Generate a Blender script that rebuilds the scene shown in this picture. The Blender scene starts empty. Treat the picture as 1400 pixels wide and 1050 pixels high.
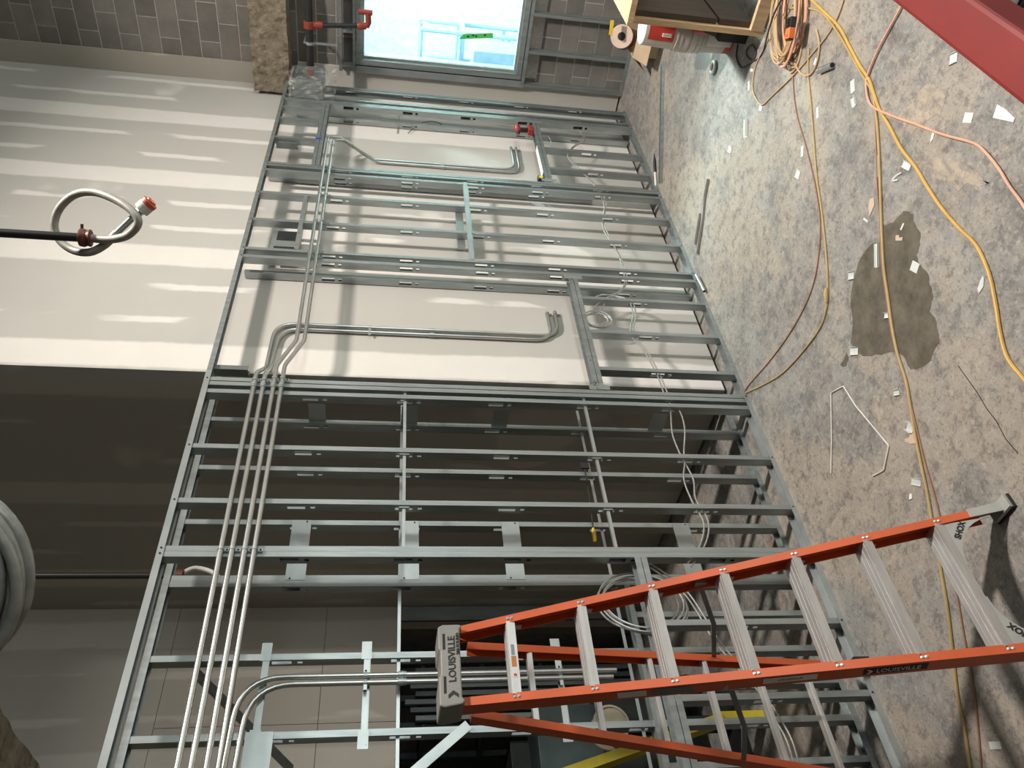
import bpy, math, random
from mathutils import Vector, Matrix
random.seed(7)
scene = bpy.context.scene
COL = scene.collection

# ------------------------------------------------------------------ camera (hand-held, turned on its side)
CAM = Vector((0.0, -3.7637, 2.5854)); FPX = 1099.59
YAW, PITCH, ROLL = 0.8184, -0.1554, 0.0351
_f = Vector((math.sin(YAW)*math.cos(PITCH), math.cos(YAW)*math.cos(PITCH), math.sin(PITCH)))
_r = Vector((math.cos(YAW), -math.sin(YAW), 0)); _u = _r.cross(_f)
CR = math.cos(ROLL)*_r + math.sin(ROLL)*_u
CU = -math.sin(ROLL)*_r + math.cos(ROLL)*_u
CF = _f
cam_data = bpy.data.cameras.new('camera'); cam = bpy.data.objects.new('camera', cam_data); COL.objects.link(cam)
cam_data.sensor_fit = 'HORIZONTAL'; cam_data.sensor_width = 36.0; cam_data.lens = FPX/1400*36.0
cam_data.clip_start = 0.02; cam_data.clip_end = 100
ix, iy, iz = -CU, CR, -CF          # the phone was held upright and the picture lies on its side
m = Matrix((ix, iy, iz)).transposed().to_4x4(); m.translation = CAM
cam.matrix_world = m
scene.camera = cam

# ------------------------------------------------------------------ world, lamps, exposure
wd = bpy.data.worlds.new('world'); scene.world = wd; wd.use_nodes = True
wd.node_tree.nodes['Background'].inputs[0].default_value = (0.75, 0.85, 1, 1)
wd.node_tree.nodes['Background'].inputs[1].default_value = 0.05
scene.view_settings.view_transform = 'Standard'; scene.view_settings.look = 'None'
scene.view_settings.gamma = 1.0; scene.view_settings.exposure = 0.0
scene.view_settings.use_curve_mapping = False

def area(name, loc, target, power, size, col, shape='DISK', sy=None, spread=None):
    d = bpy.data.lights.new(name, 'AREA'); d.energy = power; d.shape = shape; d.size = size; d.color = col
    if sy: d.size_y = sy
    if spread: d.spread = spread
    o = bpy.data.objects.new(name, d); COL.objects.link(o); o.location = loc
    o.rotation_euler = (Vector(target)-Vector(loc)).to_track_quat('-Z', 'Y').to_euler()
    return o
# the high-bay lamp of this hall, hung under the ceiling
HB = (5.0, -4.6, 8.5)
area('high_bay_light', (5.0, -4.6, 8.5), (5.0, -4.3, 0), 670, 0.22, (1.0, 0.92, 0.83), 'RECTANGLE', 0.9, 2.3)
# cool source opposite the studs, read off their highlights; its window is added
area('front_cool_light', (5.0, -9.9, 2.4), (5.0, 0, 1.9), 270, 7.0, (0.88, 1.0, 0.97), 'RECTANGLE', 1.5)
# the lit room behind the window
area('next_room_light', (11.5, -1.6, 4.2), (11.4, -1.6, 0), 420, 2.4, (0.86, 1.0, 0.98), 'RECTANGLE', 3.0)
area('added_floor_pool_light', (10.5, -1.5, 4.3), (8.4, -1.1, 1.9), 260, 0.5, (0.86, 1.0, 0.98), 'RECTANGLE', 1.2, 1.3)  # extra lamp added beyond the glass, aimed through it to brighten the floor

# ------------------------------------------------------------------ helpers: pixel ray -> place in the room (used once, to measure the photo)
def ray(px, py): return CF*FPX + CR*(525-py) + CU*(700-px)
def hit(px, py, ax, val):
    d = ray(px, py); return CAM + d*((val-CAM[ax])/d[ax])
def F(px, py, z=0.0): return hit(px, py, 2, z)
def W(px, py, y=0.0): return hit(px, py, 1, y)
def AT(px, py, dep): return CAM + ray(px, py)*(dep/FPX)

# ------------------------------------------------------------------ materials
MATS = {}
class NT:
    def __init__(s, name, rough=.5, metal=0.0, spec=.5):
        s.m = bpy.data.materials.new(name); s.m.use_nodes = True; s.t = s.m.node_tree; s.n = s.t.nodes; s.l = s.t.links
        s.b = s.n['Principled BSDF']; s.b.inputs['Roughness'].default_value = rough; s.b.inputs['Metallic'].default_value = metal
        s.b.inputs['Specular IOR Level'].default_value = spec
    def node(s, ty, **kw):
        n = s.n.new(ty)
        for k, v in kw.items(): setattr(n, k, v)
        return n
    def link(s, a, b): s.l.new(a, b)
    def pos(s):
        if not hasattr(s, '_p'): s._p = s.node('ShaderNodeNewGeometry').outputs['Position']
        return s._p
    def objc(s):
        if not hasattr(s, '_o'): s._o = s.node('ShaderNodeTexCoord').outputs['Object']
        return s._o
    def noise(s, scale, detail=4, vec=None, stretch=None, rough=.55):
        n = s.node('ShaderNodeTexNoise'); n.inputs['Scale'].default_value = scale; n.inputs['Detail'].default_value = detail
        n.inputs['Roughness'].default_value = rough
        v = vec or s.pos()
        if stretch:
            mp = s.node('ShaderNodeMapping'); mp.inputs['Scale'].default_value = stretch; s.link(v, mp.inputs['Vector']); v = mp.outputs['Vector']
        s.link(v, n.inputs['Vector']); return n.outputs['Fac']
    def ramp(s, fac, stops):
        r = s.node('ShaderNodeValToRGB'); e = r.color_ramp.elements
        while len(e) < len(stops): e.new(0.5)
        for k, (p, c) in enumerate(stops): e[k].position = p; e[k].color = (c[0], c[1], c[2], 1)
        s.link(fac, r.inputs['Fac']); return r.outputs['Color']
    def mix(s, fac, a, b, mode='MIX'):
        x = s.node('ShaderNodeMix', data_type='RGBA', blend_type=mode)
        for sock, v in ((x.inputs['Factor'], fac), (x.inputs['A'], a), (x.inputs['B'], b)):
            if isinstance(v, (int, float)): sock.default_value = v
            elif isinstance(v, tuple): sock.default_value = (v[0], v[1], v[2], 1)
            else: s.link(v, sock)
        return x.outputs['Result']
    def math(s, op, a, b=None, c=None, clamp=False):
        x = s.node('ShaderNodeMath', operation=op, use_clamp=clamp)
        for k, v in enumerate((a, b, c)):
            if v is None: continue
            if isinstance(v, (int, float)): x.inputs[k].default_value = v
            else: s.link(v, x.inputs[k])
        return x.outputs[0]
    def sstep(s, v, lo, hi):
        x = s.node('ShaderNodeMapRange', interpolation_type='SMOOTHSTEP'); s.link(v, x.inputs['Value'])
        x.inputs['From Min'].default_value = lo; x.inputs['From Max'].default_value = hi; return x.outputs['Result']
    def bump(s, h, strength=.3, dist=.01):
        b = s.node('ShaderNodeBump'); b.inputs['Strength'].default_value = strength; b.inputs['Distance'].default_value = dist
        s.link(h, b.inputs['Height']); s.link(b.outputs['Normal'], s.b.inputs['Normal'])
    def color(s, c):
        if isinstance(c, tuple): s.b.inputs['Base Color'].default_value = (c[0], c[1], c[2], 1)
        else: s.link(c, s.b.inputs['Base Color'])
    def sep(s, v):
        x = s.node('ShaderNodeSeparateXYZ'); s.link(v, x.inputs[0]); return x.outputs

def simple(name, col, rough=.5, metal=0.0, var=.12, scale=9.0, bump=0.0, spec=.5, alpha=None, stretch=None):
    t = NT(name, rough, metal, spec)
    n = t.noise(scale, 4, t.objc(), stretch)
    lo = tuple(max(0, c*(1-var)) for c in col); hi = tuple(min(1, c*(1+var)) for c in col)
    t.color(t.ramp(n, [(.3, lo), (.7, hi)]))
    if bump: t.bump(t.noise(scale*6, 3, t.objc()), bump, .004)
    if alpha is not None: t.b.inputs['Alpha'].default_value = alpha
    MATS[name] = t.m; return t.m

simple('galv', (.37, .405, .41), .38, .72, .18, 3.0, stretch=(8, 8, 1))
simple('scrap_bright', (.74, .78, .77), .4, .25, .1, 8)
simple('galv_dark', (.22, .24, .24), .4, .6, .2, 4.0)
simple('conduit', (.50, .51, .50), .30, .85, .1, 5.0)
simple('galv_new', (.44, .475, .48), .36, .7, .12, 5.0)
simple('aluminium', (.60, .59, .585), .34, .6, .12, 6.0, stretch=(1, 8, 8))
simple('screw_black', (.02, .02, .02), .4)
simple('fibre_orange', (.62, .115, .035), .42, 0, .08, 5.0)
simple('cap_grey', (.27, .262, .25), .55, 0, .06, 12, .05)
simple('shoe_grey', (.36, .36, .34), .5, 0, .08, 10)
simple('rubber_black', (.018, .018, .018), .7)
simple('ink_black', (.012, .012, .012), .6)
simple('label_white', (.75, .74, .70), .5)
simple('label_red', (.55, .05, .03), .5)
simple('label_orange', (.6, .2, .05), .5)
simple('pipe_black', (.022, .023, .025), .38)
simple('fitting_red', (.26, .045, .03), .45)
simple('fitting_brown', (.16, .045, .03), .45)
simple('hose_grey', (.42, .41, .37), .5, .35, .15, 40)
simple('cap_red', (.75, .14, .07), .4)
simple('cord_tan', (.52, .36, .20), .55)
simple('cord_yellow', (.58, .35, .085), .5)
simple('cord_dullyellow', (.43, .31, .13), .5)
simple('cord_brown', (.30, .14, .08), .55)
simple('cord_pink', (.66, .36, .25), .5)
simple('cord_black', (.03, .025, .025), .5)
simple('cable_mc', (.46, .46, .44), .38, .6, .2, 60)
simple('cable_coil', (.36, .37, .35), .45, .3, .2, 30)
simple('red_paint', (.30, .016, .014), .42, 0, .12, 14)
simple('wood_light', (.62, .45, .27), .6, 0, .18, 5, .1, stretch=(8, 8, 1))
simple('wood_dark', (.085, .066, .052), .7, 0, .25, 5, .1, stretch=(8, 8, 1))
simple('cardboard', (.50, .37, .25), .8, 0, .1, 6)
simple('paper_roll', (.66, .50, .42), .8)
simple('roll_brown', (.14, .07, .06), .6)
simple('bucket_white', (.50, .47, .43), .4)
simple('paper_white', (.82, .81, .80), .7)
simple('tool_red', (.36, .03, .025), .4)
simple('tool_black', (.02, .02, .022), .45)
simple('tool_yellow', (.75, .5, .04), .4)
simple('yellow_paint', (.62, .50, .03), .45, 0, .15, 5)
simple('teal_steel', (.06, .085, .088), .4, .3, .3, 4)
simple('dark_steel', (.03, .035, .036), .45, .3, .3, 4)
simple('wheel_cream', (.52, .47, .36), .5)
simple('wire_white', (.68, .66, .60), .5)
simple('scrap_tan', (.55, .43, .32), .8)
simple('tape_green', (.10, .62, .14), .5)
simple('scaffold_blue', (.38, .60, .85), .5)  # blue kept pale so the washed-out glare is in the colour
simple('white_wall', (.72, .80, .79), .8)
simple('ceiling_dark', (.16, .155, .15), .9)
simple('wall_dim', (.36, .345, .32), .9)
simple('orange_plastic', (.75, .19, .06), .4)
simple('mortar', (.46, .44, .41), .9, 0, .15, 20)
simple('blue_clip', (.05, .12, .4), .5)
simple('jamb_brown', (.16, .12, .09), .7)

# window glass: clear sheet with a surface reflection
t = NT('glass'); t.n.remove(t.b)
tr = t.node('ShaderNodeBsdfTransparent'); tr.inputs[0].default_value = (.93, .98, .97, 1)
gl = t.node('ShaderNodeBsdfGlossy'); gl.inputs['Roughness'].default_value = .03
fr = t.node('ShaderNodeFresnel'); fr.inputs[0].default_value = 1.45
mx = t.node('ShaderNodeMixShader'); t.link(fr.outputs[0], mx.inputs[0]); t.link(tr.outputs[0], mx.inputs[1]); t.link(gl.outputs[0], mx.inputs[2])
t.link(mx.outputs[0], t.n['Material Output'].inputs[0]); MATS['glass'] = t.m
# thin cloudy plastic sheet
t = NT('plastic_film', .25)
t.color(t.ramp(t.noise(25, 4, t.objc()), [(.3, (.55, .57, .56)), (.7, (.8, .82, .8))]))
t.link(t.math('ADD', t.math('MULTIPLY', t.sstep(t.noise(9, 3, t.objc()), .45, .75), .35), .10), t.b.inputs['Alpha']); MATS['plastic_film'] = t.m

# concrete floor
t = NT('concrete', .62)
base = t.ramp(t.noise(4.5, 12, rough=.78), [(.30, (.12, .118, .116)), (.45, (.215, .208, .20)), (.56, (.295, .278, .255)), (.72, (.39, .345, .29))])
base = t.mix(t.math('MULTIPLY', t.sstep(t.noise(.55, 9, stretch=(1, 1.4, 1), rough=.70), .49, .56), .62), base, (.385, .33, .27))
base = t.mix(t.math('MULTIPLY', t.sstep(t.noise(1.1, 8, stretch=(.7, 1.2, 1), rough=.72), .53, .60), .45), base, (.30, .31, .305))
base = t.mix(t.math('MULTIPLY', t.sstep(t.noise(11, 10, rough=.8), .50, .58), .62), base, (.115, .11, .108))
base = t.mix(t.math('MULTIPLY', t.sstep(t.noise(26, 8, rough=.8), .52, .60), .5), base, (.46, .41, .35))
base = t.mix(t.math('MULTIPLY', t.sstep(t.noise(60, 5, rough=.75), .55, .62), .55), base, (.08, .078, .075))
base = t.mix(t.math('MULTIPLY', t.sstep(t.noise(5, 6, stretch=(4, .5, 1)), .60, .72), .25), base, (.50, .44, .36))
t.color(base); t.bump(t.noise(30, 6), .3, .004)
t.link(t.ramp(t.noise(3, 4), [(.3, (.42,)*3), (.7, (.72,)*3)]), t.b.inputs['Roughness'])
MATS['concrete'] = t.m
for nm, k, c, r in (('concrete_damp', .80, (.115, .10, .076), .45), ('concrete_tan', .72, (.40, .34, .27), .75)):
    t = NT(nm, r)
    b = t.ramp(t.noise(9, 7, rough=.7), [(.32, tuple(x*(.55 if nm == 'concrete_damp' else .85) for x in c)), (.68, tuple(min(1, x*(1.4 if nm == 'concrete_damp' else 1.1)) for x in c))])
    b = t.mix(t.math('MULTIPLY', t.sstep(t.noise(38, 4, rough=.7), .60, .72), .35), b, tuple(min(1, x*1.7) for x in c))
    t.color(b); t.bump(t.noise(30, 6), .25, .004); MATS[nm] = t.m
    if nm == 'concrete_tan':
        b = t.mix(t.math('MULTIPLY', t.sstep(t.noise(9, 10, stretch=(1, 2.5, 1), rough=.8), .48, .58), .75), b, (.22, .205, .19)); t.color(t.mix(t.math('MULTIPLY', t.sstep(t.noise(11, 10, rough=.8), .50, .58), .45), b, (.13, .125, .12)))

# drywall with joint compound: bands along the joints, dabs along the screw rows
def drywall(name, axis, x0, board, mud, period=1.2):
    t = NT(name, .85, 0, .25)
    s = t.sep(t.pos()); x = s[axis]
    wob = t.math('ADD', t.math('MULTIPLY', t.math('SUBTRACT', t.noise(.9, 2, stretch=(1, 1, .5)), .5), .10), t.math('MULTIPLY', t.math('SUBTRACT', t.noise(7, 4), .5), .035))
    def band(per, off, half, soft):
        v = t.math('ADD', t.math('SUBTRACT', x, off), wob)
        v = t.math('SUBTRACT', v, t.math('MULTIPLY', t.math('ROUND', t.math('DIVIDE', v, per)), per))
        return t.math('SUBTRACT', 1.0, t.sstep(t.math('ABSOLUTE', v), half-soft, half+soft))
    wide = band(period, x0, .13, .02)
    dab = t.math('MULTIPLY', band(period/3, x0, .035, .015), t.sstep(t.noise(.9, 2, stretch=(2.5, 2.5, 1)), .50, .56))
    flat = t.sstep(t.noise(.55, 3), .62, .66)
    mask = t.math('MAXIMUM', t.math('MAXIMUM', wide, dab), t.math('MULTIPLY', flat, .8))
    bd = t.mix(t.noise(3, 4), tuple(c*.95 for c in board), tuple(c*1.05 for c in board))
    md = t.mix(t.noise(6, 5), tuple(c*.94 for c in mud), tuple(c*1.04 for c in mud))
    t.color(t.mix(mask, bd, md)); t.bump(mask, .15, .003); MATS[name] = t.m
drywall('drywall_x', 0, 4.41, (.50, .485, .455), (.74, .71, .675))
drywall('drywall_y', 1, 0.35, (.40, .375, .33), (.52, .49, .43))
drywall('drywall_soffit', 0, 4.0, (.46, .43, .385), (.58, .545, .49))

def block_mat(name, c):
    t = NT(name, .9, 0, .2)
    b = t.ramp(t.noise(4, 5), [(.3, tuple(x*.82 for x in c)), (.7, tuple(x*1.12 for x in c))])
    b = t.mix(t.math('MULTIPLY', t.sstep(t.noise(120, 2), .55, .7), .4), b, tuple(x*.5 for x in c))
    t.color(b); t.bump(t.noise(90, 3), .4, .004); MATS[name] = t.m
block_mat('block_a', (.21, .197, .183)); block_mat('block_b', (.235, .22, .205)); block_mat('block_c', (.185, .173, .16))
t = NT('fireproofing', .95, 0, .1)
b = t.ramp(t.noise(14, 8, rough=.7), [(.28, (.16, .125, .085)), (.5, (.44, .375, .28)), (.72, (.62, .54, .42))])
t.color(b); t.bump(t.noise(38, 8, rough=.8), 1.0, .05); MATS['fireproofing'] = t.m

# ------------------------------------------------------------------ mesh builder
class MB:
    def __init__(s): s.v = []; s.f = []
    def quadbox(s, c):
        b = len(s.v); s.v += [tuple(p) for p in c]
        s.f += [tuple(b+i for i in q) for q in ((0, 3, 2, 1), (4, 5, 6, 7), (0, 1, 5, 4), (1, 2, 6, 5), (2, 3, 7, 6), (3, 0, 4, 7))]
        return s
    def box(s, x0, x1, y0, y1, z0, z1):
        return s.quadbox([(x0, y0, z0), (x1, y0, z0), (x1, y1, z0), (x0, y1, z0), (x0, y0, z1), (x1, y0, z1), (x1, y1, z1), (x0, y1, z1)])
    def obox(s, o, a, b, c):      # corner + three edge vectors
        o, a, b, c = map(Vector, (o, a, b, c))
        return s.quadbox([o, o+a, o+a+b, o+b, o+c, o+a+c, o+a+b+c, o+b+c])
    def bar(s, p, q, w, h, up=(0, 0, 1)):   # square bar between two points
        p, q = Vector(p), Vector(q); d = (q-p).normalized(); u = Vector(up)
        a = d.cross(u)
        if a.length < 1e-4: a = d.cross(Vector((1, 0, 0)))
        a.normalize(); b = a.cross(d).normalized()
        return s.obox(p-a*w/2-b*h/2, a*w, b*h, q-p)
    def tube(s, pts, r, n=8, closed=False, caps=True):
        pts = [Vector(p) for p in pts]; k = len(pts); b = len(s.v); rad = r if isinstance(r, (list, tuple)) else [r]*k
        prev = None
        for i, p in enumerate(pts):
            if closed: d = pts[(i+1) % k]-pts[i-1]
            else: d = pts[min(i+1, k-1)]-pts[max(i-1, 0)]
            if d.length < 1e-9: d = Vector((0, 0, 1))
            d.normalize()
            if prev is None:
                a = d.cross(Vector((0, 0, 1)))
                if a.length < .05: a = d.cross(Vector((1, 0, 0)))
            else: a = prev - d*prev.dot(d)
            a.normalize(); prev = a; c = d.cross(a)
            for j in range(n):
                t = 2*math.pi*j/n; s.v.append(tuple(p + (a*math.cos(t)+c*math.sin(t))*rad[i]))
        for i in range(k if closed else k-1):
            for j in range(n):
                i2 = (i+1) % k
                s.f.append((b+i*n+j, b+i*n+(j+1) % n, b+i2*n+(j+1) % n, b+i2*n+j))
        if caps and not closed:
            s.f.append(tuple(b+j for j in reversed(range(n)))); s.f.append(tuple(b+(k-1)*n+j for j in range(n)))
        return s
    def lathe(s, o, axis, prof, n=20):   # prof: (radius, height along axis)
        o = Vector(o); axis = Vector(axis).normalized(); a = axis.cross(Vector((0, 0, 1)))
        if a.length < .05: a = axis.cross(Vector((1, 0, 0)))
        a.normalize(); c = axis.cross(a); b = len(s.v); k = len(prof)
        for (r, h) in prof:
            for j in range(n):
                t = 2*math.pi*j/n; s.v.append(tuple(o+axis*h+(a*math.cos(t)+c*math.sin(t))*r))
        for i in range(k-1):
            for j in range(n): s.f.append((b+i*n+j, b+i*n+(j+1) % n, b+(i+1)*n+(j+1) % n, b+(i+1)*n+j))
        s.f.append(tuple(b+j for j in reversed(range(n)))); s.f.append(tuple(b+(k-1)*n+j for j in range(n)))
        return s
    def prism(s, poly, d):               # planar polygon (3-D points) pushed by vector d
        b = len(s.v); k = len(poly); d = Vector(d)
        s.v += [tuple(p) for p in poly]; s.v += [tuple(Vector(p)+d) for p in poly]
        s.f.append(tuple(b+i for i in reversed(range(k)))); s.f.append(tuple(b+k+i for i in range(k)))
        for i in range(k): s.f.append((b+i, b+(i+1) % k, b+k+(i+1) % k, b+k+i))
        return s
    def mesh(s, name, mat, smooth=False):
        me = bpy.data.meshes.new(name); me.from_pydata(s.v, [], s.f); me.materials.append(MATS[mat] if isinstance(mat, str) else mat)
        import bmesh
        bm = bmesh.new(); bm.from_mesh(me); bmesh.ops.recalc_face_normals(bm, faces=bm.faces); bm.to_mesh(me); bm.free()
        if smooth:
            me.polygons.foreach_set('use_smooth', [True]*len(me.polygons))
            me.set_sharp_from_angle(angle=math.radians(40))
        me.update(); return me
    def build(s, name, mat, parent=None, smooth=False, bevel=0):
        o = bpy.data.objects.new(name, s.mesh(name, mat, smooth)); COL.objects.link(o)
        if parent is not None: o.parent = parent; o.matrix_parent_inverse = parent.matrix_world.inverted()
        if bevel:
            b = o.modifiers.new('bevel', 'BEVEL'); b.width = bevel; b.segments = 2; b.limit_method = 'ANGLE'
        return o

def tag(o, label, cat, group=None, kind=None):
    o['label'] = label
    if cat: o['category'] = cat
    if group: o['group'] = group
    if kind: o['kind'] = kind
    return o
def thing(name, label, cat, loc, group=None, kind=None):
    e = bpy.data.objects.new(name, None); COL.objects.link(e); e.location = loc; e.empty_display_size = .1
    e.matrix_world = Matrix.Translation(Vector(loc))
    return tag(e, label, cat, group, kind)
def struct(o, label=None):
    o['kind'] = 'structure'
    if label: o['label'] = label
    return o
def smoothpath(pts, n=6):                # Catmull-Rom
    P = [Vector(p) for p in pts]; out = []
    for i in range(len(P)-1):
        a = P[max(i-1, 0)]; b = P[i]; c = P[i+1]; d = P[min(i+2, len(P)-1)]
        for k in range(n):
            t = k/n
            out.append(.5*((2*b)+(c-a)*t+(2*a-5*b+4*c-d)*t*t+(3*b-a-3*c+d)*t**3))
    out.append(P[-1]); return out
def fillet(pts, r, n=8):                 # polyline with round elbows
    P = [Vector(p) for p in pts]; out = [P[0]]
    for i in range(1, len(P)-1):
        a = (P[i-1]-P[i]); c = (P[i+1]-P[i]); ang = a.angle(c)
        rr = r[i-1] if isinstance(r, (list, tuple)) else r
        d = min(rr/math.tan(ang/2), a.length*.49, c.length*.49); A = P[i]+a.normalized()*d; B = P[i]+c.normalized()*d
        for k in range(n+1):
            t = k/n; out.append((1-t)**2*A+2*t*(1-t)*P[i]+t*t*B)
    out.append(P[-1]); return out
def text_mesh(name, s, size, mat, origin, xdir, ydir, parent, depth=.0006, align='CENTER', bold=0.0, sx=1.0):
    cu = bpy.data.curves.new(name, 'FONT'); cu.body = s; cu.size = size; cu.extrude = depth; cu.align_x = align; cu.align_y = 'CENTER'; cu.offset = bold
    cu.resolution_u = 3
    tmp = bpy.data.objects.new('tmp', cu); COL.objects.link(tmp)
    dg = bpy.context.evaluated_depsgraph_get(); me = bpy.data.meshes.new_from_object(tmp.evaluated_get(dg))
    bpy.data.objects.remove(tmp); me.name = name
    x = Vector(xdir).normalized(); y = Vector(ydir).normalized(); z = x.cross(y)
    M = Matrix((x*sx, y, z)).transposed().to_4x4(); M.translation = Vector(origin)
    me.transform(M); me.materials.clear(); me.materials.append(MATS[mat])
    o = bpy.data.objects.new(name, me); COL.objects.link(o); o.parent = parent; o.matrix_parent_inverse = parent.matrix_world.inverted()
    return o

# ================================================================== THE SETTING
YW = 0.21; XC = 4.26; XE = 9.0; YB = 3.25; ZC = 9.6
struct(MB().box(-6.2, 9.2, -10.2, 8.2, -.15, 0).build('floor', 'concrete'), 'bare mottled grey concrete slab with tan dust')
struct(MB().box(XC, 9.2, YW, YW+.12, .025, ZC).build('wall_back', 'drywall_x'), 'bright unpainted drywall with joint compound bands behind the right studs')
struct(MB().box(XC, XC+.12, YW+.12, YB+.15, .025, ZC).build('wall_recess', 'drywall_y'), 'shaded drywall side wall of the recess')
wr = struct(thing('wall_rear', 'shaded drywall bulkhead at the back of the recess above an opening', None, (0, YB, 0)))
wr['kind'] = 'structure'
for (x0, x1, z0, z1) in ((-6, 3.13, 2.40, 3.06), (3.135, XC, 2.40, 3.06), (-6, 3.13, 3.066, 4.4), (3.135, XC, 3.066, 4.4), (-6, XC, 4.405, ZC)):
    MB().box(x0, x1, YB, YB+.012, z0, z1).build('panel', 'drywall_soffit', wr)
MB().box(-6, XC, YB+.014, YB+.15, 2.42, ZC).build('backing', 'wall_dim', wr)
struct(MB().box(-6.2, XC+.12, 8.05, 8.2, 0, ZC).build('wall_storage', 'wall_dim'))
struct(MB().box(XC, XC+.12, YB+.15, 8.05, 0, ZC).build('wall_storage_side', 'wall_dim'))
struct(MB().box(-6.2, -6.05, -10.2, 8.2, 0, ZC).build('wall_left', 'wall_dim'))
struct(MB().box(-6.2, 9.2, -10.2, -10.05, 0, ZC).build('wall_front', 'wall_dim'))
struct(MB().box(-6.2, 9.2, -10.2, 8.2, ZC, ZC+.15).build('ceiling', 'ceiling_dark'))
# opening jamb in the bulkhead
struct(MB().box(4.10, 4.25, YB-.02, YB+.13, 0, 2.40).build('trim_1', 'galv'), 'bare metal jamb stud at the edge of the opening')
struct(MB().box(4.02, 4.095, YB+.0, YB+.13, 0, 2.38).build('trim_2', 'jamb_brown'), 'dark brown jamb board beside the metal stud')

# right end wall: concrete blocks with recessed mortar, window opening
WY0, WY1, WZ0, WZ1 = -2.25, -.13, 1.20, 3.03
we = thing('wall_right', 'concrete block end wall around the window', None, (XE, 0, 0)); we['kind'] = 'structure'
mb = MB()
mb.box(XE, XE+.2, -10.1, WY0, 0, ZC); mb.box(XE, XE+.2, WY1, YW, 0, ZC); mb.box(XE, XE+.2, WY0, WY1, 0, WZ0); mb.box(XE, XE+.2, WY0, WY1, WZ1, ZC)
mb.build('mortar', 'mortar', we)
bmesh_ = {}
cnt = 0
for row in range(0, 36):
    z0 = row*.203
    y = YW - (.2 if row % 2 else .0)
    while y > -2.3:
        y1 = y; y0 = y-.397
        a, b = y0, min(y1, YW-.012)
        if row % 2 and y1 == YW-.2: pass
        zz0, zz1 = z0+.005, z0+.198
        segs = [(a, b)]
        if zz1 > WZ0 and zz0 < WZ1:
            segs = []
            if b > WY1: segs.append((max(a, WY1), b))
            if a < WY0: segs.append((a, min(b, WY0)))
        for (p, q) in segs:
            if q-p > .04:
                key = round(q-p, 3)
                k = (key, (row*7+int(y*13)) % 3)
                if k not in bmesh_: bmesh_[k] = MB().box(-.004, .0, -key/2+.002, key/2-.002, 0, .191).mesh('block', 'block_'+'abc'[k[1]])
                o = bpy.data.objects.new('block', bmesh_[k]); COL.objects.link(o); o.parent = we
                o.matrix_parent_inverse = we.matrix_world.inverted(); o.location = (XE, (p+q)/2, zz0)
        y = y0-.009
    if row % 2:
        key = .19; k = (key, 1)
        if not (z0+.198 > WZ0 and z0 < WZ1 and YW-.2 < WY1):
            if k not in bmesh_: bmesh_[k] = MB().box(-.004, 0, -.09, .09, 0, .193).mesh('block', 'block_b')
            o = bpy.data.objects.new('block', bmesh_[k]); COL.objects.link(o); o.parent = we; o.matrix_parent_inverse = we.matrix_world.inverted(); o.location = (XE, YW-.1, z0+.005)
struct(MB().box(XE-.03, XE-.008, -.02, YW, 3.6, ZC).build('trim_3', 'drywall_y'), 'strip of taped drywall in the upper corner')

struct(MB().box(XE-.04, XE-.009, -.075, YW, .02, 3.66).build('trim_4', 'drywall_x'), 'pale drywall return strip beside the window')

# window in the end wall
wn = thing('window_1', 'metal framed interior window looking into a bright room', None, (XE, -1.2, WZ0)); wn['kind'] = 'structure'
fx0, fx1 = XE-.09, XE+.14; fw = .062
MB().box(fx0, fx1, WY1-fw, WY1, WZ0, WZ1).build('frame', 'galv', wn, bevel=.004)
MB().box(fx0, fx1, WY0, WY0+fw, WZ0, WZ1).build('frame', 'galv', wn, bevel=.004)
MB().box(fx0, fx1, WY0+fw, WY1-fw, WZ1-fw, WZ1).build('frame', 'galv', wn, bevel=.004)
MB().box(fx0, fx1, WY0+fw, WY1-fw, WZ0, WZ0+fw).build('frame', 'galv', wn, bevel=.004)
for (a, b, c, d) in ((WY1-fw-.02, WY1-fw, WZ0+fw, WZ1-fw), (WY0+fw, WY0+fw+.02, WZ0+fw, WZ1-fw), (WY0+fw+.02, WY1-fw-.02, WZ1-fw-.02, WZ1-fw), (WY0+fw+.02, WY1-fw-.02, WZ0+fw, WZ0+fw+.02)):
    MB().box(XE-.03, XE+.05, a, b, c, d).build('glazing_stop', 'galv_new', wn)
MB().box(XE+.006, XE+.014, WY0+fw, WY1-fw, WZ0+fw, WZ1-fw).build('pane', 'glass', wn)
# the lit room beyond
struct(MB().box(9.2, 14.2, -5.2, 2.2, -.15, 0).build('floor_next_room', 'white_wall'))
struct(MB().box(14.0, 14.2, -5.2, 2.2, 0, 4.6).build('wall_next_room', 'white_wall'))
struct(MB().box(9.2, 14.2, 2.05, 2.2, 0, 4.6).build('wall_next_room_side', 'white_wall'))
struct(MB().box(9.2, 14.2, -5.2, -5.05, 0, 4.6).build('wall_next_room_far', 'white_wall'))
struct(MB().box(9.2, 14.2, -5.2, 2.2, 4.6, 4.7).build('ceiling_next_room', 'white_wall'))

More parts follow.
